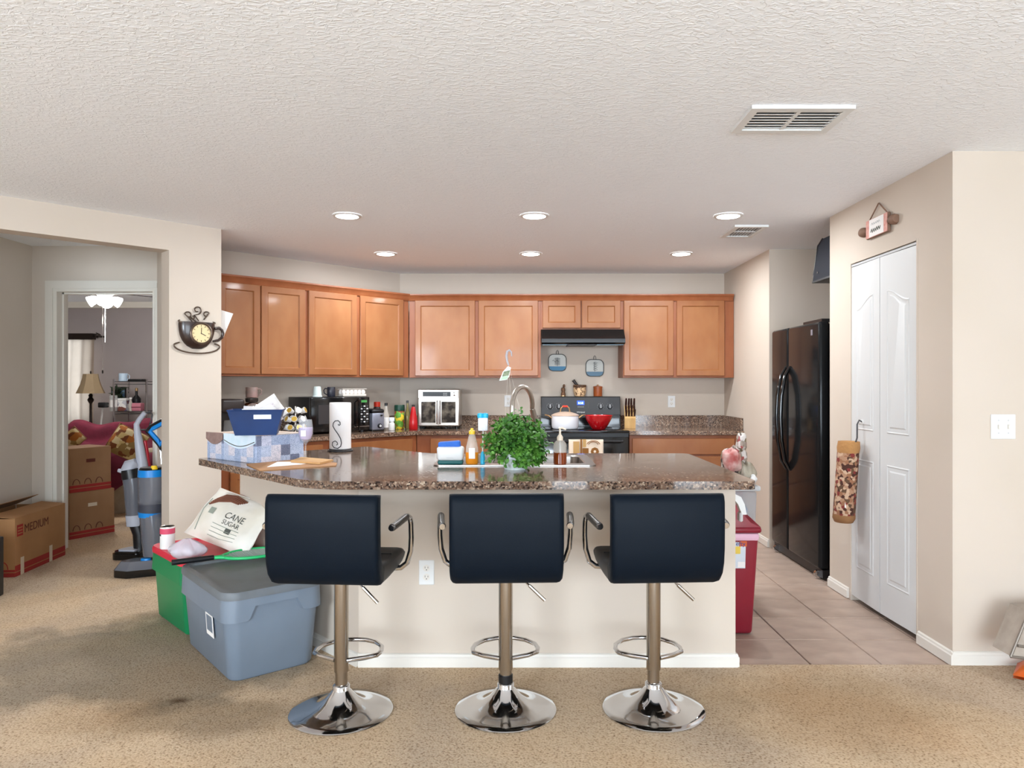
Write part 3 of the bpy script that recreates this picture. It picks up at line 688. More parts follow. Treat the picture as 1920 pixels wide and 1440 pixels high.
# dish soap
px, Y = 885, 3.735
ds = thing('dish_soap_bottle', 'clear bottle of orange dish soap with yellow cap', 'bottle', ((px-CX)*Y/F, Y, ZR))
m_orange = mat('orange_soap', (226,138,34), .1); m_yel = mat('yellow_cap', (250,200,60), .4); m_clear = thin('clear_plastic', (236,228,216), .34, .1)
G().lathe([(0,0),(.028,0),(.033,.006),(.034,.05),(.033,.062),(0,.062)], 24, sy=.62).build('soap', m_orange, ds)
G().lathe([(.0335,.0625),(.032,.085),(.024,.12),(.018,.145),(.013,.155),(.0,.155)], 24, sy=.62).build('bottle', m_clear, ds)
G().lathe([(0,.155),(.016,.155),(.017,.160),(.016,.172),(.009,.176),(.007,.186),(0,.186)], 16).build('cap', m_yel, ds)
G().box(-.015,.017,-.0235,-.0225,.03,.085).build('label_print', m_paper, ds)
# bottle brush standing upright
Y = 3.735
bb = thing('bottle_brush', 'bottle brush with blue foam head and turquoise handle', 'brush', ((905-CX)*Y/F, Y, ZR))
m_aqua = mat('aqua', (40,176,214), .4); m_foam = mat('white_foam', (236,236,244), .8, bump=.3, bscale=150)
G().lathe([(0,0),(.012,0),(.0125,.03),(.010,.055),(.006,.065),(0,.065)], 16).build('handle', m_aqua, bb)
G().tube([(0,0,.06),(.002,0,.175)], .0035, 8).build('stem', m_white, bb)
G().rbox(-.023,.027,-.022,.022,.172,.24,.006,2).build('foam', m_foam, bb)
for dx in (-.012,.014): G().lathe([(0,.236),(.014,.238),(.017,.25),(.014,.262),(0,.266)], 14, c=(dx,0,0)).build('tip', m_aqua, bb)
# soap dispenser
Y = 3.72
sd_ = thing('soap_dispenser', 'clear pump bottle half full of amber soap', 'soap dispenser', ((1050-CX)*Y/F, Y, ZR))
m_amber = mat('amber_soap', (134,58,20), .08)
G().lathe([(0,0),(.031,0),(.034,.004),(.034,.062),(0,.062)], 28).build('soap', m_amber, sd_)
G().lathe([(.0342,.0625),(.0342,.095),(.030,.112),(.020,.122),(.012,.126),(.0,.126)], 28).build('bottle', m_clear, sd_)
m_cream = mat('cream_plastic', (232,214,192), .4)
pg = G().lathe([(0,.124),(.0155,.124),(.016,.14),(.010,.150),(.006,.155),(.0045,.185),(0,.185)], 16).build('pump', m_cream, sd_)
G().tube([(-.006,0,.186),(.012,-.005,.188),(.030,-.012,.180)], [.006,.005,.004], 8).build('nozzle', m_cream, pg)
G().tube([(.002,0,.01),(.0,0,.124)], .003, 6).build('dip_tube', m_white, sd_)
# trailing green plant in a hanging basket that stands on the counter
P0 = onz(967,880,ZT)
pl = thing('hanging_basket_plant', 'bushy green fern in a white hanging basket on the counter', 'plant', (P0.x, 3.575, ZT))
m_pot = mat('pot_white', (214,222,220), .5)
G().lathe([(0,0),(.055,0),(.058,.006),(.074,.085),(.08,.088),(.08,.098),(.075,.098),(.07,.09),(0,.086)], 28).build('pot', m_pot, pl)
m_leaf = mat('fern_leaf', (40,90,24), .55, c2=(96,150,54), scale=18, lo=.35, hi=.7)
lf = G(); rr = random.Random(4)
def leaf(g, P, d, n, L_, w):
    d = d.normalized(); s = d.cross(n).normalized(); n = s.cross(d)
    pts = [P, P+d*L_*.28+s*w*.5+n*.002, P+d*L_*.62+s*w*.48, P+d*L_-n*.004, P+d*L_*.62-s*w*.48, P+d*L_*.28-s*w*.5+n*.002, P+d*L_*.5+n*L_*.10]
    g.add([tuple(p) for p in pts], [(0,1,6),(1,2,6),(2,3,6),(3,4,6),(4,5,6),(5,0,6)])
stems = G()
for k in range(270):
    a = rr.uniform(0, 2*math.pi); el_ = rr.uniform(-.75, 1.35)
    if k > 210: a = rr.uniform(-1.7, .3); el_ = rr.uniform(-1.0, -.2)
    R0 = rr.uniform(.055, .12)
    reach = rr.uniform(.72, 1.0)
    ex = Vector((math.cos(a)*math.cos(el_)*.172, math.sin(a)*math.cos(el_)*.15, .12+math.sin(el_)*.15))*1.0
    ex = Vector((ex.x*reach, ex.y*reach, .10+(ex.z-.10)*reach))
    if ex.z < .03: ex.z = .02+rr.random()*.02
    b0 = Vector((math.cos(a)*.04, math.sin(a)*.04, .10)); mid = (b0+ex)/2+Vector((0,0,.045))
    path = [b0*(1-q)**2+mid*2*q*(1-q)+ex*q*q for q in (0,.25,.5,.75,1)]
    if k % 3 == 0: stems.tube([tuple(v) for v in path], .0012, 4)
    for q in range(12):
        f = .25+.75*q/11; i = min(3, int(f*4)); P = path[i].lerp(path[i+1], f*4-i)
        P = P+Vector((rr.gauss(0,.009), rr.gauss(0,.009), rr.gauss(0,.009)))
        dd = (path[i+1]-path[i]).normalized()+Vector((rr.gauss(0,.8), rr.gauss(0,.8), rr.gauss(0,.5)))
        nn = Vector((math.cos(a)*.6+rr.gauss(0,.4), math.sin(a)*.6+rr.gauss(0,.4), .8))
        P.z = max(P.z, .030)
        leaf(lf, P, dd, nn, rr.uniform(.016,.027), rr.uniform(.014,.024))
for k in range(14):   # a taller tuft and a few trailing ends
    P = Vector((.012+rr.gauss(0,.008), rr.gauss(0,.01), .25+.0035*k)); leaf(lf, P, Vector((rr.gauss(0,1),rr.gauss(0,1),.6)), Vector((0,-.5,.8)), .02, .013)
lf.build('foliage', m_leaf, pl, kind='stuff', recalc=False); stems.build('stems', m_leaf, pl, kind='stuff')
m_hook = mat('hook_grey', (176,172,178), .4); m_tag = mat('tag_green', (96,110,78), .6, c2=(140,150,120), scale=60); m_mint = mat('tag_mint', (176,214,176), .6)
hz = lambda px, py: Vector(((px-CX)*3.575/F-P0.x, 0, H-(py-CY)*3.575/F-ZT))
hk = [hz(959.5,668), hz(958.5,660), hz(955,656.5), hz(951,659), hz(949.5,667), hz(951,677), hz(953.5,685)]
G().tube([tuple(v) for v in hk], [.003,.0045,.005,.006,.006,.0055,.004], 8).build('hook', m_hook, pl)
hb = hk[-1]
for k, (a) in enumerate((-25, 95, 215)):
    G().tube([tuple(hb), (math.cos(D(a))*.078, math.sin(D(a))*.078, .096)], .0007, 5).build('wire', m_clear, pl)
tg_ = [hz(952,687), hz(958,689), hz(955,706), hz(950,712), hz(936,714), hz(943,697)]
G().add([tuple(v+Vector((0,-.004,0))) for v in tg_]+[tuple(v+Vector((0,-.003,0))) for v in tg_], [(0,1,2,3,4,5),(11,10,9,8,7,6)]+[(i,(i+1)%6,6+(i+1)%6,6+i) for i in range(6)]).build('plant_tag', m_paper, pl)
q4 = [hz(944.5,697), hz(956.5,694), hz(954,704), hz(941.5,706)]
G().add([tuple(v+Vector((0,-.005,0))) for v in q4], [(0,1,2,3)]).build('tag_picture', m_tag, pl)
q4 = [hz(941.5,706.5), hz(954,704.5), hz(950,711), hz(937.5,713)]
G().add([tuple(v+Vector((0,-.005,0))) for v in q4], [(0,1,2,3)]).build('tag_picture', m_mint, pl)
# paper towel holder
p = onz(638,846,ZT)
pt = thing('paper_towel_holder', 'white paper towel roll on a wire scroll holder', 'paper towel', (p.x, p.y, ZT))
G().tube([(.075*math.cos(2*math.pi*k/28), .075*math.sin(2*math.pi*k/28), .006) for k in range(28)], .004, 8, True).tube([(.066*math.cos(2*math.pi*k/28), .066*math.sin(2*math.pi*k/28), .014) for k in range(28)], .003, 6, True).build('base_ring', m_dk, pt)
m_towel = mat('towel_paper', (236,232,230), .9, bump=.2, bscale=160, bdist=.003)
G().lathe([(.02,.016),(.0635,.016),(.0665,.02),(.0668,.30),(.0645,.306),(.02,.306),(.02,.016)], 36).build('roll', m_towel, pt)
sc = []
ux = lambda a: (-.002+a[0], -.072, a[1])
for k in range(14): a = D(-40+30*k*.95); r = .024*(1-.04*k); sc.append((-.008+r*math.cos(a)*.9+.004, .165-.0+r*math.sin(a)-.02+.02))
s1 = [(.012+.020*math.cos(D(200+a)), .172+.022*math.sin(D(200+a))) for a in range(0,-260,-26)][::-1]
s1 = [(.006,.172),(.014,.166),(.020,.172),(.018,.186),(.006,.196),(-.012,.194),(-.024,.180),(-.026,.162),(-.014,.140),(.006,.112),(.022,.084),(.027,.058),(.022,.036),(.004,.024),(-.018,.028),(-.030,.044),(-.028,.062),(-.012,.070),(.000,.062),(.004,.050),(-.004,.044)]
G().tube([ux(a) for a in s1], .0028, 8).build('scroll', m_dk, pt, sharp=60)
# wine glass with a lilac candle
wg_ = thing('wine_glass', 'stemmed glass holding a lilac candle', 'glass', (-1.178, 3.985, ZT))
G().lathe([(0,.002),(.036,.0),(.036,.003),(.006,.008),(.0045,.02),(.0045,.085),(.010,.095),(.030,.115),(.040,.145),(.041,.175),(.034,.225),(.0325,.225),(.0392,.175),(.038,.147),(.028,.118),(.006,.099),(0,.098)], 28).build('bowl', m_glass, wg_, sharp=60)
m_lilac = mat('lilac_wax', (186,168,206), .5)
G().lathe([(0,.102),(.026,.118),(.036,.147),(.0372,.180),(0,.180)], 24).build('candle', m_lilac, wg_)
G().box(-.014,.014,-.0425,-.0418,.135,.168).build('sticker', m_paper, wg_)
# patterned keepsake boxes
def tilepat():
    m = mat('tile_print', (200,206,220), .5); nt = m.node_tree; N = nt.nodes; L = nt.links; b = N['Principled BSDF']
    tc = N.new('ShaderNodeTexCoord')
    v = N.new('ShaderNodeTexVoronoi'); v.inputs['Scale'].default_value = 17; v.inputs['Randomness'].default_value = .12; v.distance = 'CHEBYCHEV'; L.new(tc.outputs['Object'], v.inputs['Vector'])
    sp = N.new('ShaderNodeSeparateColor'); L.new(v.outputs['Color'], sp.inputs[0])
    r = ramp(N, [(0, (190,200,218)), (.3, (222,216,220)), (.5, (168,182,206)), (.72, (206,208,222)), (.86, (120,126,146))], 'CONSTANT'); L.new(sp.outputs[0], r.inputs[0])
    w = N.new('ShaderNodeTexVoronoi'); w.inputs['Scale'].default_value = 95; L.new(tc.outputs['Object'], w.inputs['Vector'])
    r2 = ramp(N, [(.25, (255,255,255)), (.45, (176,186,206)), (.62, (240,240,246))]); L.new(w.outputs['Distance'], r2.inputs[0])
    mx = N.new('ShaderNodeMix'); mx.data_type = 'RGBA'; mx.blend_type = 'MULTIPLY'; mx.inputs['Factor'].default_value = .8
    L.new(r.outputs[0], mx.inputs['A']); L.new(r2.outputs[0], mx.inputs['B']); L.new(mx.outputs['Result'], b.inputs['Base Color']); return m
m_tp = tilepat(); m_flap1 = mat('flap_pale_blue', (196,218,230), .5, c2=(214,226,238), scale=14); m_flap2 = mat('flap_brown', (128,104,98), .6, c2=(142,118,112), scale=30)
m_btop = mat('box_top', (196,176,160), .6, c2=(210,196,184), scale=10)
bn, bl_ = Vector((-1.385,3.80,0)), Vector((-1.785,4.105,0))
ba = math.atan2((bl_-bn).y, (bl_-bn).x)           # direction of the long side seen from the room
bx1 = thing('keepsake_box', 'tile-patterned keepsake box with pale blue flap under the blue bin', 'box', (bn.x,bn.y,ZT), ba+math.pi)
G().rbox(-.312,0,0,.30,0,.148,.003,1).build('body', m_tp, bx1)
G().rbox(-.313,.001,-.001,.301,.146,.151,.002,1).build('lid', m_btop, bx1)
def flap(par, x0, x1, m, drop):
    n = 14; top = [(x0+(x1-x0)*k/n, .150) for k in range(n+1)]; bot = [(x0+(x1-x0)*k/n, .150-drop*(.55+.45*math.sin(math.pi*k/n))) for k in range(n+1)]
    poly = top+bot[::-1]; N_ = len(poly)
    return G().add([(a,-.0045,b) for a,b in poly]+[(a,-.001,b) for a,b in poly], [tuple(range(N_)), tuple(range(2*N_-1,N_-1,-1))]+[(i,(i+1)%N_,N_+(i+1)%N_,N_+i) for i in range(N_)]).build('flap', m, par)
f1 = flap(bx1, -.305, -.002, m_flap1, .078)
n=14; G().tube([(-.30+.293*k/n, -.0052, .150-.065*(.55+.45*math.sin(math.pi*k/n))) for k in range(n+1)], .0022, 5).build('flap_border', m_inkg, f1)
bx2 = thing('keepsake_box', 'tile-patterned keepsake box with brown flap at the counter end', 'box', (bn.x+math.cos(ba)*.316,bn.y+math.sin(ba)*.316,ZT), ba+math.pi)
G().rbox(-.175,0,0.004,.29,0,.143,.003,1).build('body', m_tp, bx2)
G().rbox(-.176,.001,.003,.291,.141,.146,.002,1).build('lid', m_btop, bx2)
flap(bx2, -.172, -.002, m_flap2, .066)
# blue fabric bin holding mail
m_bin = mat('bin_blue', (8,42,88), .45, c2=(10,50,102), scale=5)
ZB1 = ZT+.1515
bbn = onz(470,817,ZB1)
bbx = thing('mail_bin', 'blue bin full of mail on top of the keepsake box', 'bin', (bbn.x-.004,bbn.y+.105,ZB1), D(14))
def ring4(w, d, z): return [(-w/2,-d/2,z),(w/2,-d/2,z),(w/2,d/2,z),(-w/2,d/2,z)]
WB0, DB0, WB1, DB1, HB = .205, .15, .275, .21, .132
G().loft([ring4(WB0,DB0,0), ring4(WB1,DB1,HB), ring4(WB1-.008,DB1-.008,HB), ring4(WB0-.008,DB0-.008,.006)], caps=False).add(ring4(WB0-.008,DB0-.008,.006)+ring4(WB0,DB0,0), [(0,1,2,3),(7,6,5,4)]).build('body', m_bin, bbx)
G().tube([(x,y,HB) for x,y,z in ring4(WB1,DB1,0)], .004, 6, True).build('rim', m_bin, bbx)
m_lab = mat('handle_white', (222,228,240), .5)
G().rbox(-.03,.058,-.003,.001,-.012,.012,.001,1, TR(.022,-DB1/2+.007,.098) @ Matrix.Rotation(D(12.5),4,'X')).build('handle_slot', m_lab, bbx)
rm = random.Random(2)
def sheet(w, h, M, m, nm, par, lab=None, curl=0):
    o = G().grid(lambda u,v: tuple(M @ Vector(((u-.5)*w, curl*math.sin(3*u)*v*v, v*h))), 6, 6).build(nm, m, par); solid(o, .0012, 0); return o
m_news = mat('printed_paper', (226,220,222), .8, c2=(188,170,176), scale=26, lo=.55, hi=.6)
sheet(.13,.205, TR(-.045,.0,.05) @ Matrix.Rotation(D(55),4,'Y') @ Matrix.Rotation(D(-10),4,'X'), m_paper, 'letter', bbx, curl=.03)
sheet(.11,.15, TR(-.02,-.03,.05) @ Matrix.Rotation(D(58),4,'Y') @ Matrix.Rotation(D(-6),4,'X'), m_news, 'letter', bbx)
sheet(.18,.125, TR(.01,.03,.022) @ Matrix.Rotation(D(4),4,'Y') @ Matrix.Rotation(D(4),4,'X'), m_news, 'letter', bbx)
sheet(.17,.115, TR(.02,-.05,.028) @ Matrix.Rotation(D(-3),4,'Y'), m_paper, 'letter', bbx)
# envelopes on the counter
m_man = mat('manila', (206,164,110), .75, c2=(196,150,98), scale=3); m_kraft = mat('kraft', (180,134,92), .8)
def env(label, pts, z, th, m, nm='envelope'):
    W_ = [onz(x, y, ZT+z) for x, y in pts]; c = sum(W_, Vector())/len(W_)
    poly = rounded([(w.x-c.x, w.y-c.y) for w in W_], [.004]*len(W_), 2)
    return G().prism(poly, 0, th).build(nm, m, label=label, cat='envelope', loc=(c.x, c.y, ZT+z))
env('large brown kraft envelope lying at the counter edge', [(462,871),(487,883),(630,874),(632,869),(560,862)], .0005, .004, m_kraft)
env('white sheet of paper lying on the brown envelope', [(500,876),(566,871),(590,866),(520,866)], .005, .0008, m_paper, 'paper_sheet')
env('thick yellow manila envelope in front of the candle glass', [(545,867),(600,871),(625,865),(565,860)], .006, .010, m_man)
# ================================================================ appliances
# ---- range
rg = thing('range', 'black electric range with blue clock display', 'range', (.611,7.16,0))
RW = .39
G().box(-RW,RW,-.62,-.005,.03,.895).build('body', m_black, rg)
G().rbox(-RW-.004,RW+.004,-.655,-.06,.895,.918,.006,2).build('cooktop', m_blackg, rg)
bgd = G().loft([[(-RW,-.115,.918),(RW,-.115,.918),(RW,-.005,.918),(-RW,-.005,.918)], [(-RW,-.115,1.02),(RW,-.115,1.02),(RW,-.005,1.02),(-RW,-.005,1.02)], [(-RW,-.075,1.218),(RW,-.075,1.218),(RW,-.005,1.218),(-RW,-.005,1.218)]]).build('backguard', m_blackg, rg)
m_pan = mat('range_panel', (44,44,46), .4)
tl = math.atan2(.04,.198)
MP = lambda x, z: TR(x, -.115+(z-1.02)*.04/.198-.0015, z) @ Matrix.Rotation(-tl, 4, 'X')
G().box(-RW+.006,RW-.006,-.003,.0,-.085,.085, MP(0,1.125)).build('control_panel', m_pan, bgd)
for x in (-.30,-.215,.195,.285):
    k = G().lathe([(0,0),(.024,0),(.022,.014),(.019,.018),(0,.018)], 20, M=MP(x,1.118) @ TR(0,-.003,0) @ Matrix.Rotation(math.pi/2,4,'X')).build('knob', m_dk, rg)
    G().box(-.003,.003,-.028,-.020,-.018,.018, MP(x,1.118)).build('pointer', m_ltgrey, k)
    gk_ = G()
    for q in range(9):
        a = D(-130+q*32.5); gk_.box(-.001,.001,-.0042,-.0032,.029,.034, MP(x,1.118) @ Matrix.Rotation(a,4,'Y'))
    gk_.build('dial_mark', m_ltgrey, rg)
m_bluel = mat('blue_display', (20,60,190), .4, emit=(40,90,240), estr=.9); m_cyan = mat('digits', (190,220,255), .4, emit=(190,220,255), estr=2)
G().box(-.036,.036,-.0045,-.003,-.018,.024, MP(0,1.152)).build('display', m_bluel, rg)
textmesh('8:58', .03, m_cyan, 'clock_digits', rg, MP(0,1.143) @ TR(0,-.005,0) @ FRONT, .0003, 'CENTER')
textmesh('Whirlpool', .019, m_white, 'brand_lettering', rg, MP(0,1.058) @ TR(0,-.0035,0) @ FRONT, .0003, 'CENTER')
for q in range(5): G().box(-.030+.013*q,-.022+.013*q,-.0042,-.003,-.002,.002, MP(0,1.115)).build('button', m_ltgrey, rg)
for q in range(3): G().lathe([(0,0),(.006,0),(.006,.002),(0,.002)], 10, M=MP(.075,1.115+.02*q) @ TR(0,-.003,0) @ Matrix.Rotation(math.pi/2,4,'X')).build('button', m_dk, rg)
for (x,y,r) in ((-.2,-.19,.08),(.2,-.19,.095),(-.2,-.46,.10),(.2,-.46,.08)):
    bc = G()
    for q in (1,.72,.45): bc.tube([(x+r*q*math.cos(2*math.pi*k/24), y+r*q*math.sin(2*math.pi*k/24), .9185) for k in range(24)], .0012, 4, True)
    bc.build('burner_ring', m_dk, rg)
dr = G().rbox(-RW+.004,RW-.004,-.655,-.622,.20,.86,.006,2).build('oven_door', m_blackg, rg)
G().rbox(-.26,.26,-.657,-.654,.34,.70,.001,1).build('oven_window', m_blackg, dr)
hd = G().tube([(-.33,-.655,.825),(-.33,-.695,.825),(.33,-.695,.825),(.33,-.655,.825)], .012, 10).build('handle', m_black, dr)
G().rbox(-RW+.004,RW-.004,-.65,-.622,.035,.19,.006,2).build('drawer', m_black, rg)
# towel over the oven handle
m_tw = mat('towel_cream', (226,210,190), .9); m_tb = mat('towel_brown', (134,88,40), .9); m_tt = mat('towel_tan', (186,150,96), .9)
tw = thing('dish_towel', 'cream dish towel with brown stamp print on the oven handle', 'towel', (.611-.005,7.16,0))
def tf(u, v):
    w = .31; x = -.155+w*u
    L_ = v*.62
    if L_ < .30: return (x, -.7115-.003*math.sin(14*u), .54+L_)
    if L_ < .32: a = (L_-.30)/.02*math.pi; return (x, -.695-.0165*math.cos(a), .84+.006*math.sin(a))
    return (x, -.678, .84-(L_-.32))
two = G().grid(tf, 12, 31).build('cloth', m_tw, tw); solid(two, .002, 0)
fy = -.7165
def tp(x0,x1,z0,z1,m,nm='print'): return G().box(x0,x1,fy-.0006,fy,z0,z1).build(nm, m, tw)
tp(-.115,-.06,.72,.825,m_tt); tp(-.052,-.036,.70,.845,m_tb); tp(-.032,.022,.70,.765,m_tb); tp(-.03,.0,.775,.845,m_tt)
G().lathe([(0,0),(.038,0),(.038,.0008),(0,.0008)], 8, M=TR(.078,fy,.735) @ Matrix.Rotation(math.pi/2,4,'X')).build('print', m_tb, tw)
G().lathe([(0,0),(.012,0),(.012,.0008),(0,.0008)], 8, M=TR(.078,fy-.001,.735) @ Matrix.Rotation(math.pi/2,4,'X')).build('print', m_tw, tw)
for r in (.045,.06): G().tube([(.065+r*math.cos(D(a)), fy, .79+r*.7*math.sin(D(a))) for a in range(15,170,15)], .003, 5).build('print', m_tb, tw)
# ---- hood
hd_ = thing('range_hood', 'black range hood under the short wall cabinet', 'range hood', (.603,7.169,0))
hw = .388
G().loft([[(-hw,-.0,1.71),(-hw,-.48,1.71),(-hw,-.50,1.725),(-hw,-.50,1.76),(-hw,-.45,1.80),(-hw,-.40,1.853),(-hw,0,1.853)], [(hw,-.0,1.71),(hw,-.48,1.71),(hw,-.50,1.725),(hw,-.50,1.76),(hw,-.45,1.80),(hw,-.40,1.853),(hw,0,1.853)]]).build('shell', m_blackg, hd_)
m_hoodt = mat('hood_lens', (70,100,116), .2)
G().box(-hw+.01,-.15,-.47,-.25,1.702,1.7095).build('filter', m_hoodt, hd_); G().box(-.145,.12,-.47,-.2,1.700,1.7095).build('filter', m_dk, hd_); G().box(.125,hw-.01,-.47,-.25,1.702,1.7095).build('filter', m_hoodt, hd_)
# ---- fridge (side by side, doors face the kitchen, local -y towards -x of the room)
fr = thing('refrigerator', 'black side-by-side refrigerator in the alcove', 'refrigerator', (2.80,5.345,0), D(-90))
fw = .46; fd = .745
G().box(-fw,fw,-fd+.07,0,.02,1.75).build('body', m_black, fr)
# facing -y: local -x is the far end; freezer door there
d1 = G().rbox(-fw,-.115,-fd-.015,-fd+.062,.075,1.765,.022,4).build('door', m_fridge, fr); d2 = G().rbox(-.107,fw,-fd-.015,-fd+.062,.075,1.765,.022,4).build('door', m_fridge, fr)
for (x, par) in ((-.150,d1),(-.070,d2)):
    hp = [(x,-fd-.012,1.47),(x,-fd-.05,1.40),(x,-fd-.078,1.25),(x,-fd-.085,1.08),(x,-fd-.078,.92),(x,-fd-.05,.76),(x,-fd-.012,.69)]
    G().tube(hp, [.010,.014,.016,.016,.016,.014,.010], 10).build('handle', m_blackg, par, sharp=60)
G().box(-fw,fw,-fd+.01,-fd+.07,.015,.072).build('kick_grille', m_black, fr)
for x in (-.38,.40): G().lathe([(0,-.012),(.026,-.012),(.026,.012),(0,.012)], 16, M=TR(x,-fd+.0,.034) @ Matrix.Rotation(math.pi/2,4,'Y')).build('roller', m_chrome, fr)
G().rbox(.325,.352,-fd-.0175,-fd-.015,1.675,1.715,.0008,1).build('badge', m_silver, d2)
G().box(.10,.42,-fd+.02,-fd+.10,1.766,1.785).build('hinge_cover', m_black, fr)
# ---- dark case above the fridge, hung on the alcove's near wall
m_navy = mat('navy_case', (30,33,42), .6, spec=.2); 
cs = thing('hanging_case', 'dark blue case with black trim hanging high above the refrigerator', 'case', (2.192,4.772,2.06))
def cring(z, d, a): return [(-a,.0,z),(a,.0,z),(a,d,z),(-a,d,z)]
G().loft([cring(0,.30,.115), cring(.05,.305,.115), cring(.24,.25,.10), cring(.28,.20,.09)]).build('body', m_navy, cs)
G().loft([cring(-.012,.31,.12), cring(.0,.31,.12)]).build('bottom_trim', m_black, cs)
for x in (-.112,.112): G().tube([(x,.305,.0),(x*.9,.255,.24),(x*.8,.202,.282)], .006, 6).build('edge_trim', m_black, cs)
G().lathe([(0,0),(.008,0),(.008,.004),(0,.004)], 10, M=TR(.0,.306,.05) @ Matrix.Rotation(-math.pi/2,4,'X')).build('rivet', m_chrome, cs)
G().lathe([(0,0),(.008,0),(.008,.004),(0,.004)], 10, M=TR(-.116,.22,.05) @ Matrix.Rotation(-math.pi/2,4,'Y')).build('rivet', m_chrome, cs)
G().tube([(0,.01,-.012),(0,.12,-.03),(0,.08,-.07),(0,.01,-.08)], .006, 6).build('strap', m_dk, cs)

# ---- pantry bifold door
pd = thing('bifold_door', 'white bifold pantry door with arched panels', 'door', (2.075,4.091,0), D(-90))
def leafdoor(x0, x1, rise_right, rot, hinge):
    g = G(); Mh = TR(hinge,0,0) @ rotz(rot) @ TR(-hinge,0,0)
    g.box(x0,x1,-.012,.022,.035,2.055, Mh)
    o = g.build('door_leaf', m_door, pd)
    w = x1-x0; a, b = x0+.072, x1-.072
    def panel(zb, ztl, ztr):
        n = 10
        top = []
        for k in range(n+1):
            f = k/n; s_ = (1-math.cos(math.pi*f))/2; top.append((a+(b-a)*f, ztl+(ztr-ztl)*s_))
        poly = [(b,zb),(a,zb)]+top
        c = Vector(((a+b)/2,(zb+(ztl+ztr)/2)/2))
        def inset(e):
            r = []
            for (x,z) in poly:
                r.append((x+(e if x < c.x-1e-6 else -e)*min(1,abs(x-c.x)/((b-a)/2)*1.0), z+(e if z < c.y else -e)))
            return r
        rings = [(poly,-.0122),(inset(.005),-.0075+.0),(inset(.018),-.0075),(inset(.030),-.0155),(inset(.031),-.0155)]
        # moulded field: raised surround lip, groove, raised centre
        rings = [(poly,-.0121),(inset(.006),-.0155),(inset(.012),-.0125),(inset(.030),-.0125),(inset(.038),-.0165)]
        gg = G().loft([[(x,y,z) for x,z in P] for P,y in rings], caps=False, M=Mh)
        P,y = rings[-1]; gg.add([(x,y,z) for x,z in P], [tuple(range(len(P)))], Mh)
        gg.build('panel', m_door, o, sharp=25)
    if rise_right: panel(1.06,1.79,1.86); 
    else: panel(1.06,1.86,1.79)
    panel(.22,.885,.885)
    return o
leafdoor(-.368,-.003, True, D(-1.5), -.368); leafdoor(.003,.368, False, D(1.5), .368)
struct('trim_5', G().box(2.062,2.09,3.720,4.462,2.060,2.072), m_ltgrey)
struct('trim_6', G().box(2.057,2.14,4.457,4.468,.0,2.09).box(2.057,2.14,3.714,3.723,.0,2.09).box(2.057,2.14,3.72,4.46,2.078,2.088), m_wall)
struct('pantry_shade_panel', G().box(2.145,2.16,3.72,4.46,.0,2.08), m_black)  # black sheet standing in for the shade inside the pantry, close behind the door
# ---- fabric tube of plastic bags on a hook
hkp = at(1627,845,4.29); 
m_leafp = voro_mat('leaf_fabric', [(74,42,32),(172,132,104),(126,50,44),(196,164,136),(96,70,50),(150,104,76)], 55, .9)
m_tan = mat('tan_cuff', (146,104,66), .9); m_tan2 = mat('tan_gather', (176,128,78), .95, bump=.5, bscale=60)
bh = thing('bag_holder_tube', 'leaf-patterned fabric bag holder hanging on the pantry door', 'bag holder', (2.035,4.30,0))
zt = .985; zb = .50
# hook
G().tube([(.028,0,zt+.12),(.0,0,zt+.135),(-.012,0,zt+.11),(-.010,.005,zt+.03),(-.02,.01,zt-.01)], .005, 8).build('hook', m_dk, bh)
G().lathe([(0,0),(.016,0),(.016,.01),(0,.012)], 14, M=TR(.026,0,zt+.125) @ Matrix.Rotation(-math.pi/2,4,'Y')).build('hook_base', m_white, bh)
def tubering(f):
    y = .0+.07*f; z = zt-(zt-zb)*f; return y, z
prof = []
rings = []
for f, r in ((.0,.070),(.06,.074),(.12,.070),(.5,.071),(.9,.072)):
    y, z = tubering(f); rings.append([(-.062+r*.85*math.cos(2*math.pi*k/20), y+r*math.sin(2*math.pi*k/20), z+.10*0) for k in range(20)])
G().loft(rings[2:], caps=True).build('sleeve', m_leafp, bh, sharp=60)
y, z = tubering(-.01)
G().loft([[(-.062+.03*math.cos(2*math.pi*k/20), y+.03*math.sin(2*math.pi*k/20), z-.015) for k in range(20)], [(-.062+.06*math.cos(2*math.pi*k/20), y+.065*math.sin(2*math.pi*k/20), z+.004) for k in range(20)]]+rings[:3], caps=True).build('gathered_top', m_tan2, bh, sharp=60)
rb = []
for f, r in ((.9,.073),(.95,.074),(1.0,.060),(1.005,.045)):
    y, z = tubering(f); rb.append([(-.062+r*.85*math.cos(2*math.pi*k/20), y+r*math.sin(2*math.pi*k/20), z) for k in range(20)])
G().loft(rb).build('cuff', m_tan, bh, sharp=60)
G().box(-.09,-.075,-.012,-.008,.60,.64).build('tag', m_paper, bh)
# ---- little rolling-pin sign above the pantry door
sg0 = at(1651,424,2.06*F/(1651-CX)); 
sg = thing('rolling_pin_sign', 'small pink and white rolling-pin sign above the pantry door', 'sign', (2.055,sg0.y,sg0.z), D(-90))
m_spink = mat('sign_pink', (222,172,158), .7, c2=(206,140,128), scale=50); m_sbrown = mat('sign_wood', (128,98,80), .7)
G().rbox(-.125,.125,-.018,0,-.055,.055,.006,2).build('board', m_sbrown, sg)
G().rbox(-.122,.122,-.0195,-.018,-.052,.052,.0006,1).build('pink_face', m_spink, sg)
G().rbox(-.082,.082,-.0205,-.0195,-.050,.050,.0004,1).build('white_face', m_paper, sg)
for s in (-1,1): G().lathe([(0,0),(.016,.0),(.012,.012),(.026,.03),(.030,.052),(.022,.074),(0,.078)], 16, M=TR(s*.125,-.008,0) @ Matrix.Rotation(s*math.pi/2,4,'Y')).build('handle', m_sbrown, sg)
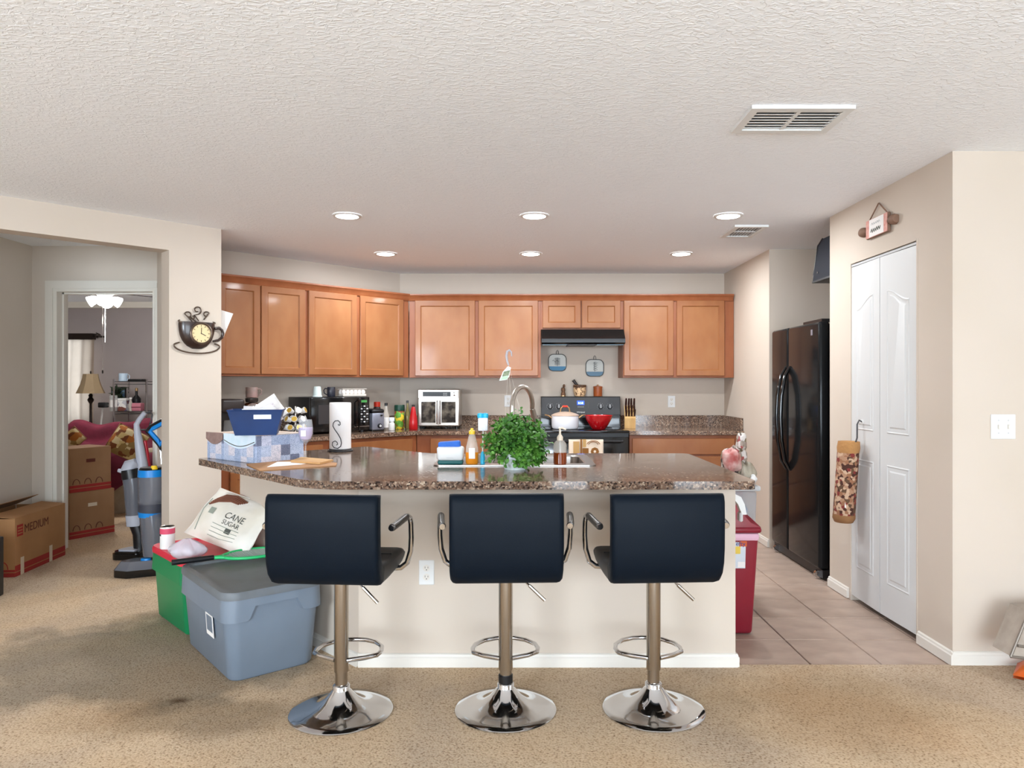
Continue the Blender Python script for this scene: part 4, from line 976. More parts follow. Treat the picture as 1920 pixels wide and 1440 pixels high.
G().tube([(-.10,-.008,.055),(-.002,-.006,.13),(.005,-.006,.13),(.10,-.008,.055)], .004, 6).build('hanger', m_sbrown, sg)
sq = lambda x0, n, z, h: [(x0+.010*k, -.021, z+(h if k % 2 else -h)*(.6+.4*((k*7)%5)/5)) for k in range(n)]
G().tube(sq(-.055,11,.022,.008), .0016, 5).build('script', m_ltgrey, sg); G().tube(sq(-.06,12,-.016,.013), .0026, 5).build('script', m_inkg, sg)
# ---- cup clock on the column
cc = at(370,622,1); 
r_ = (370-CX)/F; # column face: X-Y = -7.247
Yc = 7.247/(1-r_) ; Pc = at(368,618,Yc)
ck = thing('cup_clock', 'brown coffee-cup wall clock with wire steam on the column', 'clock', (Pc.x+.003, Pc.y-.003, Pc.z), RL)
m_cup = mat('bronze_brown', (48,32,26), .3, coat=.3); m_wire = mat('bronze_wire', (96,80,68), .4, .6); m_face = mat('clock_face', (222,200,152), .6)
# local: x along wall to the right, -y out of the wall
cw = .124; zt_ = .05
rings = []
for f in [k/10 for k in range(11)]:
    z = zt_-.185*f; w = cw*math.sqrt(max(0.02, 1-(f**2.6)*.93))*(1.0 if f > .02 else .985)
    rings.append([(w*math.cos(D(a)), -.004-.055*math.sin(D(a))*(w/cw), z) for a in range(0,181,12)])
G().loft(rings, caps=True).build('cup', m_cup, ck, sharp=50)
G().tube([(cw*math.cos(D(a)), -.010-.03*math.sin(D(a)), zt_+.017*(-math.sin(D(a)))+.002) for a in range(0,360,12)], .005, 6, True).build('rim', m_wire, ck)
G().tube([(.118,-.02,.012),(.148,-.02,.018),(.168,-.02,.005),(.176,-.02,-.02),(.168,-.02,-.05),(.142,-.02,-.07),(.105,-.02,-.078)], [.010,.011,.011,.011,.010,.009,.007], 8).build('handle', m_cup, ck, sharp=60)
sau = [(-.155*-math.cos(D(a)), -.012, -.113+.052*math.sin(D(a))*(1 if math.sin(D(a)) < 0 else .55)) for a in range(140,405,10)]
G().tube(sau, .0055, 6).build('saucer', m_wire, ck)
def spiral(x, z, r, a0, a1, n=16, tail=None):
    p = [(x+r*(.35+.65*k/n)*math.cos(D(a0+(a1-a0)*k/n)), -.012, z+r*(.35+.65*k/n)*math.sin(D(a0+(a1-a0)*k/n))) for k in range(n+1)]
    return p+(tail or [])
for (x,z,r,a0,a1,tl_) in ((.0,.135,.030,-60,-430,[(-.02,-.012,.10),(.01,-.012,.06)]), (.062,.108,.022,30,-330,[(.045,-.012,.07)]), (-.06,.095,.026,200,520,[(-.035,-.012,.055)]), (-.03,.085,.018,100,-180,[(-.005,-.012,.05)])):
    G().tube(spiral(x,z,r,a0,a1,16,tl_), .0045, 6).build('steam_scroll', m_wire, ck, sharp=60)
MC = TR(.008,-.058,-.03) @ Matrix.Rotation(math.pi/2,4,'X')
G().lathe([(.064,0),(.076,0),(.078,.010),(.070,.016),(.063,.010)], 32, M=MC, cap=False).build('bezel', m_wire, ck)
fc = G().lathe([(0,-.004),(.066,-.004),(.066,.005),(0,.005)], 32, M=MC).build('dial', m_face, ck)
for k in range(12): G().box(-.0018,.0018,.047,.058,.0052,.0058, MC @ Matrix.Rotation(D(30*k),4,'Z')).build('hour_mark', m_cup, fc)
G().box(-.0022,.0022,-.004,.034,.006,.007, MC @ Matrix.Rotation(D(-115),4,'Z')).build('hand', m_black, fc); G().box(-.0016,.0016,-.004,.04,.0072,.0082, MC @ Matrix.Rotation(D(-2),4,'Z')).build('hand', m_black, fc)
# ---- sheet of paper on the kitchen side of that column
q = [at(400,577,5.19), at(437,588,5.19), at(418,634,5.19), at(392,628,5.19)]
c = sum(q, Vector())/4
po = G().add([tuple(v-c) for v in q]+[tuple(v-c+Vector((.0008,.0012,0))) for v in q], [(0,1,2,3),(7,6,5,4),(0,4,5,1),(1,5,6,2),(2,6,7,3),(3,7,4,0)]).build('paper_sheet', m_paper, label='tilted white sheet sticking out behind the column', cat='paper', loc=c)
# ---- trivets on the back wall
m_tri = mat('trivet_wire', (112,116,116), .45, .6); m_bl = mat('trivet_blue', (58,120,156), .5); m_bl2 = mat('trivet_slate', (92,124,146), .5); m_glz = mat('trivet_plate', (178,176,166), .3)
def trivet(label, px, py, mblue, kind):
    p = at(px, py, 7.165); t = thing('trivet', label, 'trivet', p)
    a = .088
    ring = rounded([(-a,-a),(a,-a),(a,a*.88),(-a,a*.88)], [.05]*4, 6)
    G().tube([(x,-.008,z) for x,z in ring], .0042, 6, True).build('frame', m_tri, t)
    low = rounded([(-a+.004,-a+.004),(a-.004,-a+.004),(a-.004,-a+.046),(-a+.004,-a+.046)], [.04,.04,.002,.002], 5)
    G().add([(x,-.007,z) for x,z in low]+[(x,-.003,z) for x,z in low], [tuple(range(len(low))), tuple(range(2*len(low)-1,len(low)-1,-1))]+[(i,(i+1)%len(low),len(low)+(i+1)%len(low),len(low)+i) for i in range(len(low))]).build('blue_base', mblue, t)
    hi = rounded([(-a+.004,-a+.048),(a-.004,-a+.048),(a-.004,a*.85),(-a+.004,a*.85)], [.002,.002,.04,.04], 5)
    G().add([(x,-.0055,z) for x,z in hi], [tuple(range(len(hi)))]).build('plate', m_glz, t)
    G().tube([(-.012,-.008,a*.88),(-.010,-.008,a+.018),(0,-.008,a+.03),(.010,-.008,a+.018),(.012,-.008,a*.88)], .003, 6).build('loop', m_tri, t)
    g = G(); r4 = random.Random(kind)
    if kind == 1:
        g.tube([(0,-.009,-.04),(.0,-.009,.045)], .002, 5)
        for k in range(5): g.tube([(.03*math.cos(D(60*j)),-.009,.035-.015*k+.006*math.sin(D(60*j))) for j in range(6)], .0018, 5, True)
        g.tube([(-.05+.01*k,-.009,.01+.012*math.sin(k*1.7)) for k in range(7)], .0018, 5)
    else:
        g.tube([(0,-.009,-.04),(-.002,-.009,.0),(.0,-.009,.055)], .002, 5)
        for k in range(4): g.tube([(.006+.022*math.cos(D(70*j)),-.009,.045-.022*k+.008*math.sin(D(70*j))) for j in range(5)], .0018, 5, True)
    g.build('wire_motif', m_dk, t)
trivet('square wire trivet with bright blue base, left of two on the wall', 1045, 679, m_bl, 1)
trivet('square wire trivet with slate blue base, right and lower of two', 1115, 689, m_bl2, 2)

# ================================================================ things on the kitchen counters
ZB_ = ZT+.001
def bpos(px, Y): return ((px-CX)*Y/F, Y, ZB_)
# microwave on the angled run
s0, s1_ = s_at(583,.44), s_at(693,.44); mw_w = s0-s1_
c = lr((s0+s1_)/2, .24, ZB_)
mw = thing('microwave', 'black microwave on the angled counter', 'microwave', c, RL)
a = mw_w/2
G().rbox(-a,a,-.17,.19,.015,.312,.005,2).build('body', m_black, mw)
G().rbox(-a,a*.60,-.20,-.171,.018,.310,.006,2).build('door', m_blackg, mw)
m_win = mat('microwave_window', (58,54,54), .25)
G().rbox(-a+.07,a*.60-.07,-.2015,-.2,.085,.245,.0005,1).build('window', m_win, mw)
cp = G().rbox(a*.61,a,-.20,-.171,.018,.310,.006,2).build('control_panel', m_blackg, mw)
m_grn = mat('green_display', (40,90,50), .4, emit=(90,180,90), estr=.5)
G().box(a*.70,a*.90,-.2015,-.2,.262,.282).build('display', m_grn, cp)
for r in range(7):
    for q in range(3): G().rbox(a*.68+q*.029,a*.68+.019+q*.029,-.2012,-.2,.085+r*.023,.097+r*.023,.0004,1).build('button', m_ltgrey if (r+q) % 2 else m_dk, cp)
G().tube([(a*.585,-.203,.045),(a*.585,-.228,.06),(a*.585,-.228,.27),(a*.585,-.203,.285)], .006, 6).build('handle', m_blackg, mw)
G().tube([(a*.45,-.203,.050),(a*.98,-.203,.052)], .003, 6).build('chrome_strip', m_chrome, mw)
for (x,y) in ((-a+.04,-.14),(a-.04,-.14),(-a+.04,.15),(a-.04,.15)): G().lathe([(0,0),(.015,0),(.015,.016),(0,.016)], 12, c=(x,y,0)).build('foot', m_dk, mw)
ZM = ZB_+.313
def onmw(px, d): s = s_at(px, d); p = lr(s, d, ZM); return p
# cups on the microwave
m_pale = mat('pale_cup', (206,216,212), .6)
t = thing('paper_cup', 'pale upside-down cup on the microwave', 'cup', onmw(595,.28))
G().lathe([(0,.09),(.027,.09),(.029,.088),(.037,.012),(.041,.008),(.041,0),(.036,0),(.026,.086),(0,.086)], 24).build('cup', m_pale, t)
def mug(label, pos, r, h, m, hang, hm=None, name='mug'):
    t = thing(name, label, 'mug', pos, hang)
    G().lathe([(0,0),(r*.9,0),(r,.005),(r,h-.003),(r-.002,h),(r-.005,h-.002),(r-.005,.006),(0,.006)], 24).build('cup', m, t)
    G().tube([(r-.002,0,h*.82),(r+.018,0,h*.86),(r+.030,0,h*.66),(r+.026,0,h*.36),(r-.002,0,h*.16)], .005, 8).build('handle', hm or m, t, sharp=60)
    return t
m_mugb = mat('mug_charcoal', (40,40,50), .4)
t = mug('charcoal mug with white print on the microwave', onmw(621,.26), .035, .085, m_mugb, D(180))
G().box(.002,.014,-.0362,-.0355,.045,.055).build('print', m_white, t); G().box(-.006,.008,-.0362,-.0355,.030,.040).build('print', m_ltgrey, t); G().box(.0,.018,-.0362,-.0355,.002,.010).build('print', m_white, t)
# egg carton, lid open
m_egg = mat('egg', (236,228,222), .6); m_carton = mat('carton', (206,198,188), .85)
ep = onmw(660,.26); eg = thing('egg_carton', 'open carton of eggs on the microwave', 'egg carton', ep, RL)
G().rbox(-.12,.12,-.05,.05,0,.022,.004,1).build('tray', m_carton, eg)
G().rbox(-.125,.125,-.052,.052,.060,.072,.004,1).build('lid', m_clear, eg)
for i in range(6):
    for j in range(2):
        G().lathe([(0,.0),(.010,.004),(.019,.016),(.0205,.026),(.016,.042),(.008,.050),(0,.052)], 14, c=(-.1+.04*i,-.024+.048*j,.012)).build('egg', m_egg, eg)
# coffee maker and insulated pot on the left
c = lr(s_at(437,.30), .25, ZB_)
cf = thing('coffee_maker', 'dark brown coffee maker half hidden by the column', 'coffee maker', c, RL)
m_dbr = mat('dark_brown', (48,40,38), .35)
G().rbox(-.13,.055,-.02,.13,0,.30,.02,3).build('body', m_dbr, cf); G().rbox(-.13,.055,-.15,.10,.20,.305,.02,3).build('head', m_dbr, cf); G().rbox(-.12,.045,-.15,.0,0,.03,.01,2).build('drip_tray', m_black, cf)
G().lathe([(0,.032),(.045,.032),(.05,.05),(.045,.13),(.04,.14),(0,.14)], 20, c=(-.035,-.075,0)).build('carafe', m_glass, cf)
c = lr(s_at(474,.32), .30, ZB_)
mc = thing('lidded_pot', 'black pot with chrome domed lid behind the blue bin', 'pot', c, RL)
G().lathe([(0,0),(.076,0),(.08,.01),(.078,.22),(.0,.22)], 28).build('body', m_black, mc); G().lathe([(.079,.22),(.081,.235),(.078,.25),(.055,.272),(.0,.280)], 28).build('lid', m_chrome, mc)
G().lathe([(0,.278),(.045,.278),(.05,.29),(.05,.31),(0,.312)], 20).build('lid_cap', m_dkgrip, mc)
m_mtau = mat('mug_taupe', (122,106,98), .5, c2=(150,120,114), scale=14)
mug('taupe mug standing on the chrome-lidded pot', Vector((c.x, c.y, ZB_+.3125)), .046, .085, m_mtau, D(20))
# coffee pod carousel
c = lr(s_at(552,.40), .42, ZB_)
kc = thing('pod_carousel', 'carousel of coffee pods beside the blue bin', 'pod carousel', c, 0)
G().lathe([(0,0),(.07,0),(.07,.012),(.01,.016),(.008,.24),(0,.245)], 20).build('stand', m_chromed, kc)
m_lid = mat('pod_foil', (206,168,72), .3, .4); m_lid2 = mat('pod_foil_white', (220,214,216), .4)
rp = random.Random(5)
for tier in range(3):
    for k in range(7):
        a = 2*math.pi*k/7+tier*.4; M_ = TR(math.cos(a)*.045, math.sin(a)*.045, .055+.07*tier) @ rotz(a) @ Matrix.Rotation(D(68),4,'Y')
        pd_ = G().lathe([(0,0),(.018,0),(.0225,.038),(.025,.040),(.025,.043),(0,.043)], 14, M=M_).build('pod', m_white, kc)
        G().lathe([(0,.0435),(.022,.0435),(.022,.044),(0,.0442)], 14, M=M_).build('foil_lid', (m_lid, m_lid2, m_lid)[(tier+k) % 3], pd_)
# toaster
c = lr(s_at(706,.40)-.0, .33, ZB_)
to = thing('toaster', 'small silver and black toaster beside the microwave', 'toaster', c, RL)
G().rbox(-.065,.065,-.10,.13,.012,.165,.012,2).build('body', m_silver, to); G().rbox(-.067,.067,-.105,.135,.160,.200,.02,3).build('top', m_black, to); G().rbox(-.064,.064,-.10,.13,0,.016,.004,1).build('base', m_black, to)
G().lathe([(0,0),(.022,0),(.02,.012),(0,.014)], 18, M=TR(.012,-.1,.048) @ Matrix.Rotation(math.pi/2,4,'X')).build('dial', m_black, to); G().rbox(.02,.04,-.112,-.098,.135,.148,.003,1).build('lever', m_black, to)
G().lathe([(0,.014),(.012,.014),(.011,.018),(0,.019)], 14, M=TR(.012,-.1,.048) @ Matrix.Rotation(math.pi/2,4,'X')).build('dial_cap', m_ltgrey, to)
def bottle(nm, label, cat, pos, prof, m, parts=()):
    t = thing(nm, label, cat, pos)
    G().lathe(prof, 20).build('body', m, t)
    for (n_, pr, mm) in parts: G().lathe(pr, 20).build(n_, mm, t)
    return t
m_redp = mat('red_plastic', (206,56,36), .35); m_redc = mat('red_enamel', (178,14,22), .25, coat=.3); m_grnc = mat('dark_green_cap', (20,58,44), .4)
m_lbl = voro_mat('jar_label', [(90,150,50),(226,196,50),(120,170,70),(150,70,40)], 38, .5)
bottle('spice_jar', 'jar with bright red cap behind the toaster', 'jar', lr(s_at(708,.14), .13, ZB_), [(0,0),(.032,0),(.034,.01),(.034,.20),(.028,.21),(0,.21)], m_dbr, (('cap',[(0,.21),(.031,.21),(.031,.252),(.028,.256),(0,.256)],m_redp),))
bottle('sauce_bottle', 'clear bottle with white label and black cap', 'bottle', bpos(724,6.72), [(0,0),(.027,0),(.029,.006),(.029,.13),(.013,.19),(.012,.222),(0,.222)], m_clear, (('cap',[(0,.222),(.015,.222),(.015,.248),(0,.248)],m_black),('label_band',[(.0295,.02),(.0295,.115)],m_paper)))
bottle('pill_bottle', 'small white bottle at the counter edge before the green-lidded jar', 'bottle', bpos(734.5,6.60), [(0,0),(.026,0),(.028,.005),(.028,.06),(.02,.068),(.02,.085),(.0,.085)], m_white, (('cap',[(0,.085),(.025,.085),(.025,.115),(.023,.118),(0,.118)],m_lab),))
bottle('jar', 'tall jar with green lid and colourful label', 'jar', bpos(749,6.78), [(0,0),(.042,0),(.046,.008),(.046,.165),(.044,.172),(0,.172)], m_lbl, (('lid',[(0,.172),(.048,.172),(.049,.178),(.049,.222),(.046,.228),(0,.228)],m_grnc),))
m_olive = mat('olive_oil', (124,112,66), .15)
bottle('oil_bottle', 'slim oil bottle left of the red bottle', 'bottle', bpos(764,6.86), [(0,0),(.022,0),(.024,.005),(.024,.15),(.010,.19),(.010,.245),(0,.245)], m_olive, (('cap',[(0,.245),(.012,.245),(.012,.268),(0,.268)],m_dk),))
bottle('red_bottle', 'glossy red conical bottle left of the toaster oven', 'bottle', bpos(775,6.68), [(0,0),(.038,0),(.041,.006),(.041,.06),(.036,.11),(.024,.17),(.018,.205),(.012,.215),(0,.215)], m_redc, (('cap',[(0,.215),(.015,.215),(.015,.232),(0,.235)],m_dbr),))
# toaster oven with french doors
ov = thing('toaster_oven', 'stainless toaster oven with two glass doors', 'toaster oven', ((822.5-CX)*6.80/F, 6.80, ZB_), D(1))
ow = .199
G().rbox(-ow,ow,.0,.33,.025,.375,.012,3).build('body', m_steel, ov)
G().rbox(-ow+.006,ow-.012,-.012,.0,.288,.372,.004,1).build('control_panel', m_steel, ov)
G().rbox(-ow+.05,ow-.085,-.0135,-.0118,.308,.352,.0006,1).build('display', m_black, ov)
for k in range(6): G().box(.045+.014*(k%3),.05+.014*(k%3),-.0145,-.0132,.318+.016*(k//3),.324+.016*(k//3)).build('button', m_ltgrey, ov)
G().lathe([(0,0),(.020,0),(.018,.012),(0,.014)], 16, M=TR(ow-.052,-.012,.33) @ Matrix.Rotation(math.pi/2,4,'X')).build('knob', m_chrome, ov)
m_ovg = mat('oven_glass', (44,40,38), .08, c2=(120,112,100), scale=16, lo=.45, hi=.75)
for s in (-1, 1):
    x0, x1 = (-ow+.012, -.004) if s < 0 else (.004, ow-.014)
    g = G(); w_ = .024
    g.box(x0,x0+w_,-.014,-.001,.036,.282).box(x1-w_,x1,-.014,-.001,.036,.282).box(x0+w_,x1-w_,-.014,-.001,.036,.036+w_).box(x0+w_,x1-w_,-.014,-.001,.282-w_,.282)
    dd = g.build('oven_door', m_steel, ov); G().box(x0+w_,x1-w_,-.008,-.002,.036+w_,.282-w_).build('pane', m_ovg, dd)
    hx = x1-.010 if s < 0 else x0+.010
    G().tube([(hx,-.014,.05),(hx,-.036,.06),(hx,-.036,.258),(hx,-.014,.268)], .006, 8).build('handle', m_chrome, dd)
for (x,y) in ((-ow+.03,.03),(ow-.03,.03),(-ow+.03,.30),(ow-.03,.30)): G().lathe([(0,0),(.014,0),(.014,.027),(0,.027)], 10, c=(x,y,0)).build('foot', m_black, ov)
# pot and bowl on the cooktop
ZCK = .919
po_ = thing('cooking_pot', 'white pot with beige lid and red handle on the range', 'pot', ((1059.5-CX)*6.72/F, 6.72, ZCK+.001), 0)
m_enam = mat('white_enamel', (232,232,236), .25); m_beige = mat('beige_lid', (188,164,146), .35); m_gold = mat('gold_metal', (196,160,116), .3, .8)
G().lathe([(0,0),(.105,0),(.118,.008),(.126,.03),(.128,.125),(.124,.125),(.12,.03),(0,.012)], 32).build('body', m_enam, po_)
G().lathe([(.131,.124),(.131,.130),(.10,.146),(.05,.160),(0,.164)], 32).build('lid', m_beige, po_)
lh = G().tube([(-.045,0,.158),(-.038,0,.195),(-.02,0,.212),(.02,0,.212),(.038,0,.195),(.045,0,.158)], .006, 8).build('lid_handle', m_gold, po_)
G().tube([(-.024,0,.211),(.024,0,.211)], .009, 8).build('grip', m_redp, lh)
for s in (-1,1): G().tube([(s*.126,-.035,.105),(s*.155,-.03,.125),(s*.185,0,.132),(s*.155,.03,.125),(s*.126,.035,.105)], .006, 8).build('side_handle', m_gold, po_)
bo = thing('mixing_bowl', 'shiny red bowl on the range', 'bowl', ((1122.5-CX)*6.66/F, 6.66, ZCK+.001), 0)
G().lathe([(0,0),(.055,0),(.062,.004),(.09,.045),(.115,.09),(.127,.128),(.124,.129),(.112,.092),(.086,.048),(0,.012)], 36).build('body', m_redc, bo)
G().tube([(.1265*math.cos(2*math.pi*k/36), .1265*math.sin(2*math.pi*k/36), .129) for k in range(36)], .003, 6, True).build('rim', m_redc, bo)
# on the backguard
ZG = 1.219
def gpos(px): return ((px-CX)*7.12/F, 7.12, ZG)
m_fig = mat('carved_brown', (128,88,58), .6, c2=(80,56,40), scale=40); m_bone = mat('carved_cream', (226,190,146), .6, c2=(120,84,58), scale=44, lo=.52, hi=.6)
fg = thing('figurine', 'small carved brown figurine on the range back', 'figurine', gpos(1056))
G().lathe([(0,0),(.022,0),(.024,.02),(.017,.045),(.022,.062),(.018,.08),(.008,.09),(0,.09)], 14).build('body', m_fig, fg); G().lathe([(0,.086),(.012,.094),(.013,.105),(.006,.118),(0,.12)], 12, c=(.008,0,0)).build('head', m_fig, fg); G().lathe([(0,.0),(.026,.0),(.026,.008),(0,.008)], 14).build('plinth', m_gold, fg)
mo = thing('mortar', 'carved wooden mortar with dark pestle on the range back', 'mortar', gpos(1087))
G().lathe([(0,0),(.048,0),(.054,.01),(.063,.05),(.062,.085),(.06,.112),(.055,.112),(.05,.06),(0,.03)], 24).build('cup', m_bone, mo)
G().lathe([(.0635,.088),(.0655,.094),(.0645,.113),(.0575,.1135)], 24).build('rim_band', m_fig, mo)
G().tube([(.02,0,.05),(-.065,0,.160)], [.010,.0155], 12).build('pestle', m_dbr, mo)
cj = thing('lidded_jar', 'small red-brown wooden jar with lid on the range back', 'jar', gpos(1121))
m_rwood = mat('red_wood', (146,74,34), .4)
G().lathe([(0,0),(.042,0),(.044,.006),(.044,.086),(0,.086)], 22).build('body', m_rwood, cj); G().lathe([(0,.086),(.046,.086),(.046,.097),(.02,.104),(0,.104)], 22).build('lid', m_rwood, cj); G().lathe([(0,.103),(.009,.104),(.010,.112),(0,.118)], 12).build('lid_knob', m_gold, cj)
# knife block
kb = thing('knife_block', 'light wood knife block with dark handled knives', 'knife block', (1.072, 6.92, ZB_), D(-6))
m_lw = mat('light_wood', (214,176,118), .5, c2=(198,154,96), scale=6, stretch=(3,3,.6)); m_kh = mat('knife_handle', (52,28,24), .35)
G().add([(-.052,-.055,0),(.05,-.055,0),(.05,.07,0),(-.052,.07,0),(-.052,-.075,.10),(.05,-.075,.10),(.05,.055,.215),(-.052,.055,.215)], [(0,3,2,1),(4,5,6,7),(0,1,5,4),(1,2,6,5),(2,3,7,6),(3,0,4,7)]).build('block', m_lw, kb)
rk4 = random.Random(9)
for i in range(3):
    for j in range(4):
        f = (i+.5)/3; x = -.038+.026*j; b = Vector((x, -.075+.13*f, .10+.115*f)); d = Vector((rk4.uniform(-.02,.05), -.45, .75)).normalized()
        L_ = .075+.03*(i == 2)
        kn = G().tube([b, b+d*L_*.5, b+d*L_], [.0085,.010,.008], 8).build('knife', m_kh, kb)
        G().tube([b-d*.004, b+d*.004], .009, 8).build('bolster', m_chromed, kn)
# ================================================================ right of the peninsula
m_tc = mat('trash_red', (136,28,46), .35, c2=(128,26,42), scale=4)
tc_ = thing('trash_can', 'tall dark red trash can at the end of the peninsula', 'trash can', (1.158,3.99,.002))
G().rbox(-.112,.112,-.195,.195,0,.545,.02,3,taper=.80).build('bin', m_tc, tc_)
m_liner = mat('liner_pink', (222,178,196), .5)
G().rbox(-.1135,.1135,-.197,.197,.505,.546,.012,2).build('liner_band', m_liner, tc_)
G().rbox(-.125,.125,-.205,.205,.546,.580,.016,3).build('rim', m_tc, tc_)
G().add([(-.12,-.20,.578),(.12,-.20,.578),(.12,.20,.578),(-.12,.20,.578),(-.095,-.165,.598),(.075,-.165,.598),(.075,.185,.665),(-.095,.185,.665)], [(0,3,2,1),(4,5,6,7),(0,1,5,4),(1,2,6,5),(2,3,7,6),(3,0,4,7)]).build('lid', m_tc, tc_)
m_lab2 = mat('label_print', (206,214,222), .5); m_lyel = mat('label_yellow', (226,196,80), .5); m_lor = mat('label_orange', (206,96,40), .5); m_lblu = mat('label_navy', (40,48,120), .5)
Mt = TR(.0,-.1925,.45) @ Matrix.Rotation(D(-4.5)*-1,4,'X')
G().box(-.085,.040,-.002,0,-.09,.05, Mt).build('label_sheet', m_lab2, tc_); G().box(.005,.045,-.003,-.0015,.028,.056, Mt).build('label_sheet', m_lor, tc_); G().box(-.06,.012,-.003,-.0015,-.012,.028, Mt).build('label_sheet', m_lyel, tc_)
textmesh('Hefty', .034, m_lblu, 'lettering', tc_, Mt @ TR(.0,-.0035,.032) @ FRONT, .0004, 'CENTER')
G().box(-.0,.038,-.003,-.0015,-.085,-.055, Mt).build('barcode', m_paper, tc_)
# translucent storage bin behind it
dc_ = thing('plastic_bin', 'tall translucent plastic bin behind the trash can', 'storage bin', (1.235,4.52,.002))
m_tl = thin('translucent_plastic', (196,202,208), .45, .3); m_cart = mat('cart_grey', (196,198,198), .45)
m_clut = voro_mat('mixed_contents', [(60,110,180),(210,220,230),(120,170,200),(230,230,225)], 22, .6)
G().rbox(-.205,.205,-.19,.19,0,.69,.02,3,taper=.88).build('bin', m_tl, dc_); G().rbox(-.22,.22,-.205,.205,.69,.722,.010,2).build('lid', m_cart, dc_)
G().rbox(-.17,.17,-.16,.16,.01,.60,.04,3,taper=.88).build('contents', m_clut, dc_)
# bundle of bags on the cart
m_bun = voro_mat('bundle_print', [(150,136,124),(150,76,74),(200,192,186),(58,48,42),(118,106,84),(186,178,170)], 40, .6)
bp_ = thing('bag_bundle', 'heap of patterned plastic bags on the translucent bin', 'bags', (1.315,4.47,.724))
def lump(rx, ry, rz_, c, seed):
    rn = random.Random(seed); ph = [rn.uniform(0,6) for _ in range(4)]
    def f(u, v):
        a = 2*math.pi*u; e = math.pi*(v-.5); k = 1+.16*math.sin(3*a+ph[0]+2*e)+.10*math.sin(7*a+ph[1])*math.cos(e)+.1*math.sin(5*e+ph[2])
        return (c[0]+rx*k*math.cos(a)*math.cos(e), c[1]+ry*k*math.sin(a)*math.cos(e), max(0.001, c[2]+rz_*k*math.sin(e)))
    return f
G().grid(lump(.075,.10,.12,(.02,0,.10),1),28,16).build('bag', m_bun, bp_, sharp=80)
m_sagebag = mat('olive_bag', (138,130,112), .5, c2=(176,168,152), scale=12, bump=.4, bscale=20, bdist=.02); m_pinkbag = mat('pink_bag', (168,84,78), .5, c2=(206,176,168), scale=14, bump=.4, bscale=20, bdist=.02)
G().grid(lump(.055,.08,.065,(.075,-.05,.065),3),24,14).build('bag', m_sagebag, bp_, sharp=80); G().grid(lump(.05,.07,.07,(-.02,-.10,.15),5),20,12).build('bag', m_pinkbag, bp_, sharp=80)
G().grid(lump(.03,.05,.06,(.06,-.02,.25),7),18,10).build('bag', m_bun, bp_, sharp=80); G().grid(lump(.022,.035,.028,(.098,-.13,.035),8),18,10).build('bag', m_white, bp_, sharp=80)
# white plastic hook rack at the end of the peninsula
q = at(1386,940,3.6)
hr = thing('wall_hook', 'white curved plastic hook on the end of the peninsula wall', 'hook', (1.0225,3.47,q.z))
G().loft([[(0,-.02,.06),(.012,-.02,.06),(.012,.02,.06),(0,.02,.06)], [(0,-.02,.05),(.045,-.02,.045),(.045,.02,.045),(0,.02,.05)], [(.03,-.02,.01),(.062,-.02,.01),(.062,.02,.01),(.03,.02,.01)], [(.05,-.02,-.04),(.072,-.02,-.04),(.072,.02,-.04),(.05,.02,-.04)]]).build('arm', m_white, hr)
G().rbox(.038,.055,-.021,.021,-.075,-.03,.005,1).build('clip', m_ltgrey, hr)
# folding canvas stool at the right edge, snack bag on the floor
m_canv = mat('grey_canvas', (170,158,146), .9, c2=(158,146,134), scale=20); m_fram = mat('frame_taupe', (120,110,100), .4, .3)
cs2 = thing('folding_stool', 'grey canvas folding stool at the right edge of the photo', 'folding stool', (2.325,3.20,.007))
G().add([(-.10,-.06,.335),(.20,-.06,.335),(.20,.06,.335),(-.10,.06,.335),(-.185,-.07,.145),(.22,-.07,.10),(.22,.06,.10),(-.185,.05,.145)], [(0,1,2,3),(4,7,6,5),(0,4,5,1),(1,5,6,2),(2,6,7,3),(3,7,4,0)]).build('sling', m_canv, cs2)
for pts in ([(-.10,-.062,.337),(-.187,-.072,.143)], [(-.10,-.062,.337),(.20,-.062,.337)], [(-.187,-.072,.143),(.22,-.072,.098)], [(-.155,-.07,.19),(.22,-.07,.13)]): G().tube(pts, .006, 8).build('frame_tube', m_fram, cs2)
for y in (-.06,.05): G().tube([(.20,y,.33),(.08,y,0)], .008, 8).build('leg', m_fram, cs2); G().tube([(.08,y,.12),(.22,y,0)], .008, 8).build('leg', m_fram, cs2)
m_snack = mat('orange_pack', (222,104,34), .35, c2=(200,70,30), scale=9); m_snw = mat('pack_white', (236,226,222), .35, c2=(206,190,196), scale=30)
pk = onz(1906,1272)
sn = thing('snack_bag', 'orange and white package lying on the carpet at the right edge', 'package', (pk.x+.155, pk.y-.03, .007), D(-40))
def pk_(u,v): 
    e = (1-abs(2*u-1)**2.5)*(1-abs(2*v-1)**2.5); return ((u-.5)*.30, (v-.5)*.20, .012+.055*max(0,e)**.6)
G().grid(pk_,16,12).add([(-.15,-.10,.0),(.15,-.10,.0),(.15,.10,.0),(-.15,.10,.0)],[(0,1,2,3)]).build('pouch', m_snack, sn, sharp=60)
G().grid(lambda u,v: (lambda p: (p[0],p[1],p[2]+.002))(pk_(.22+.6*u,.35+.5*v)),10,8).build('print', m_snw, sn, sharp=60)
# ================================================================ hall and far room
def carton(label, p0, ang, lx, ly, h, z0=.007, parts=None):
    """p0 is the corner nearest the camera; +x of the box runs to the far right edge"""
    t = thing('moving_box', label, 'cardboard box', (p0.x, p0.y, z0), ang)
    return t
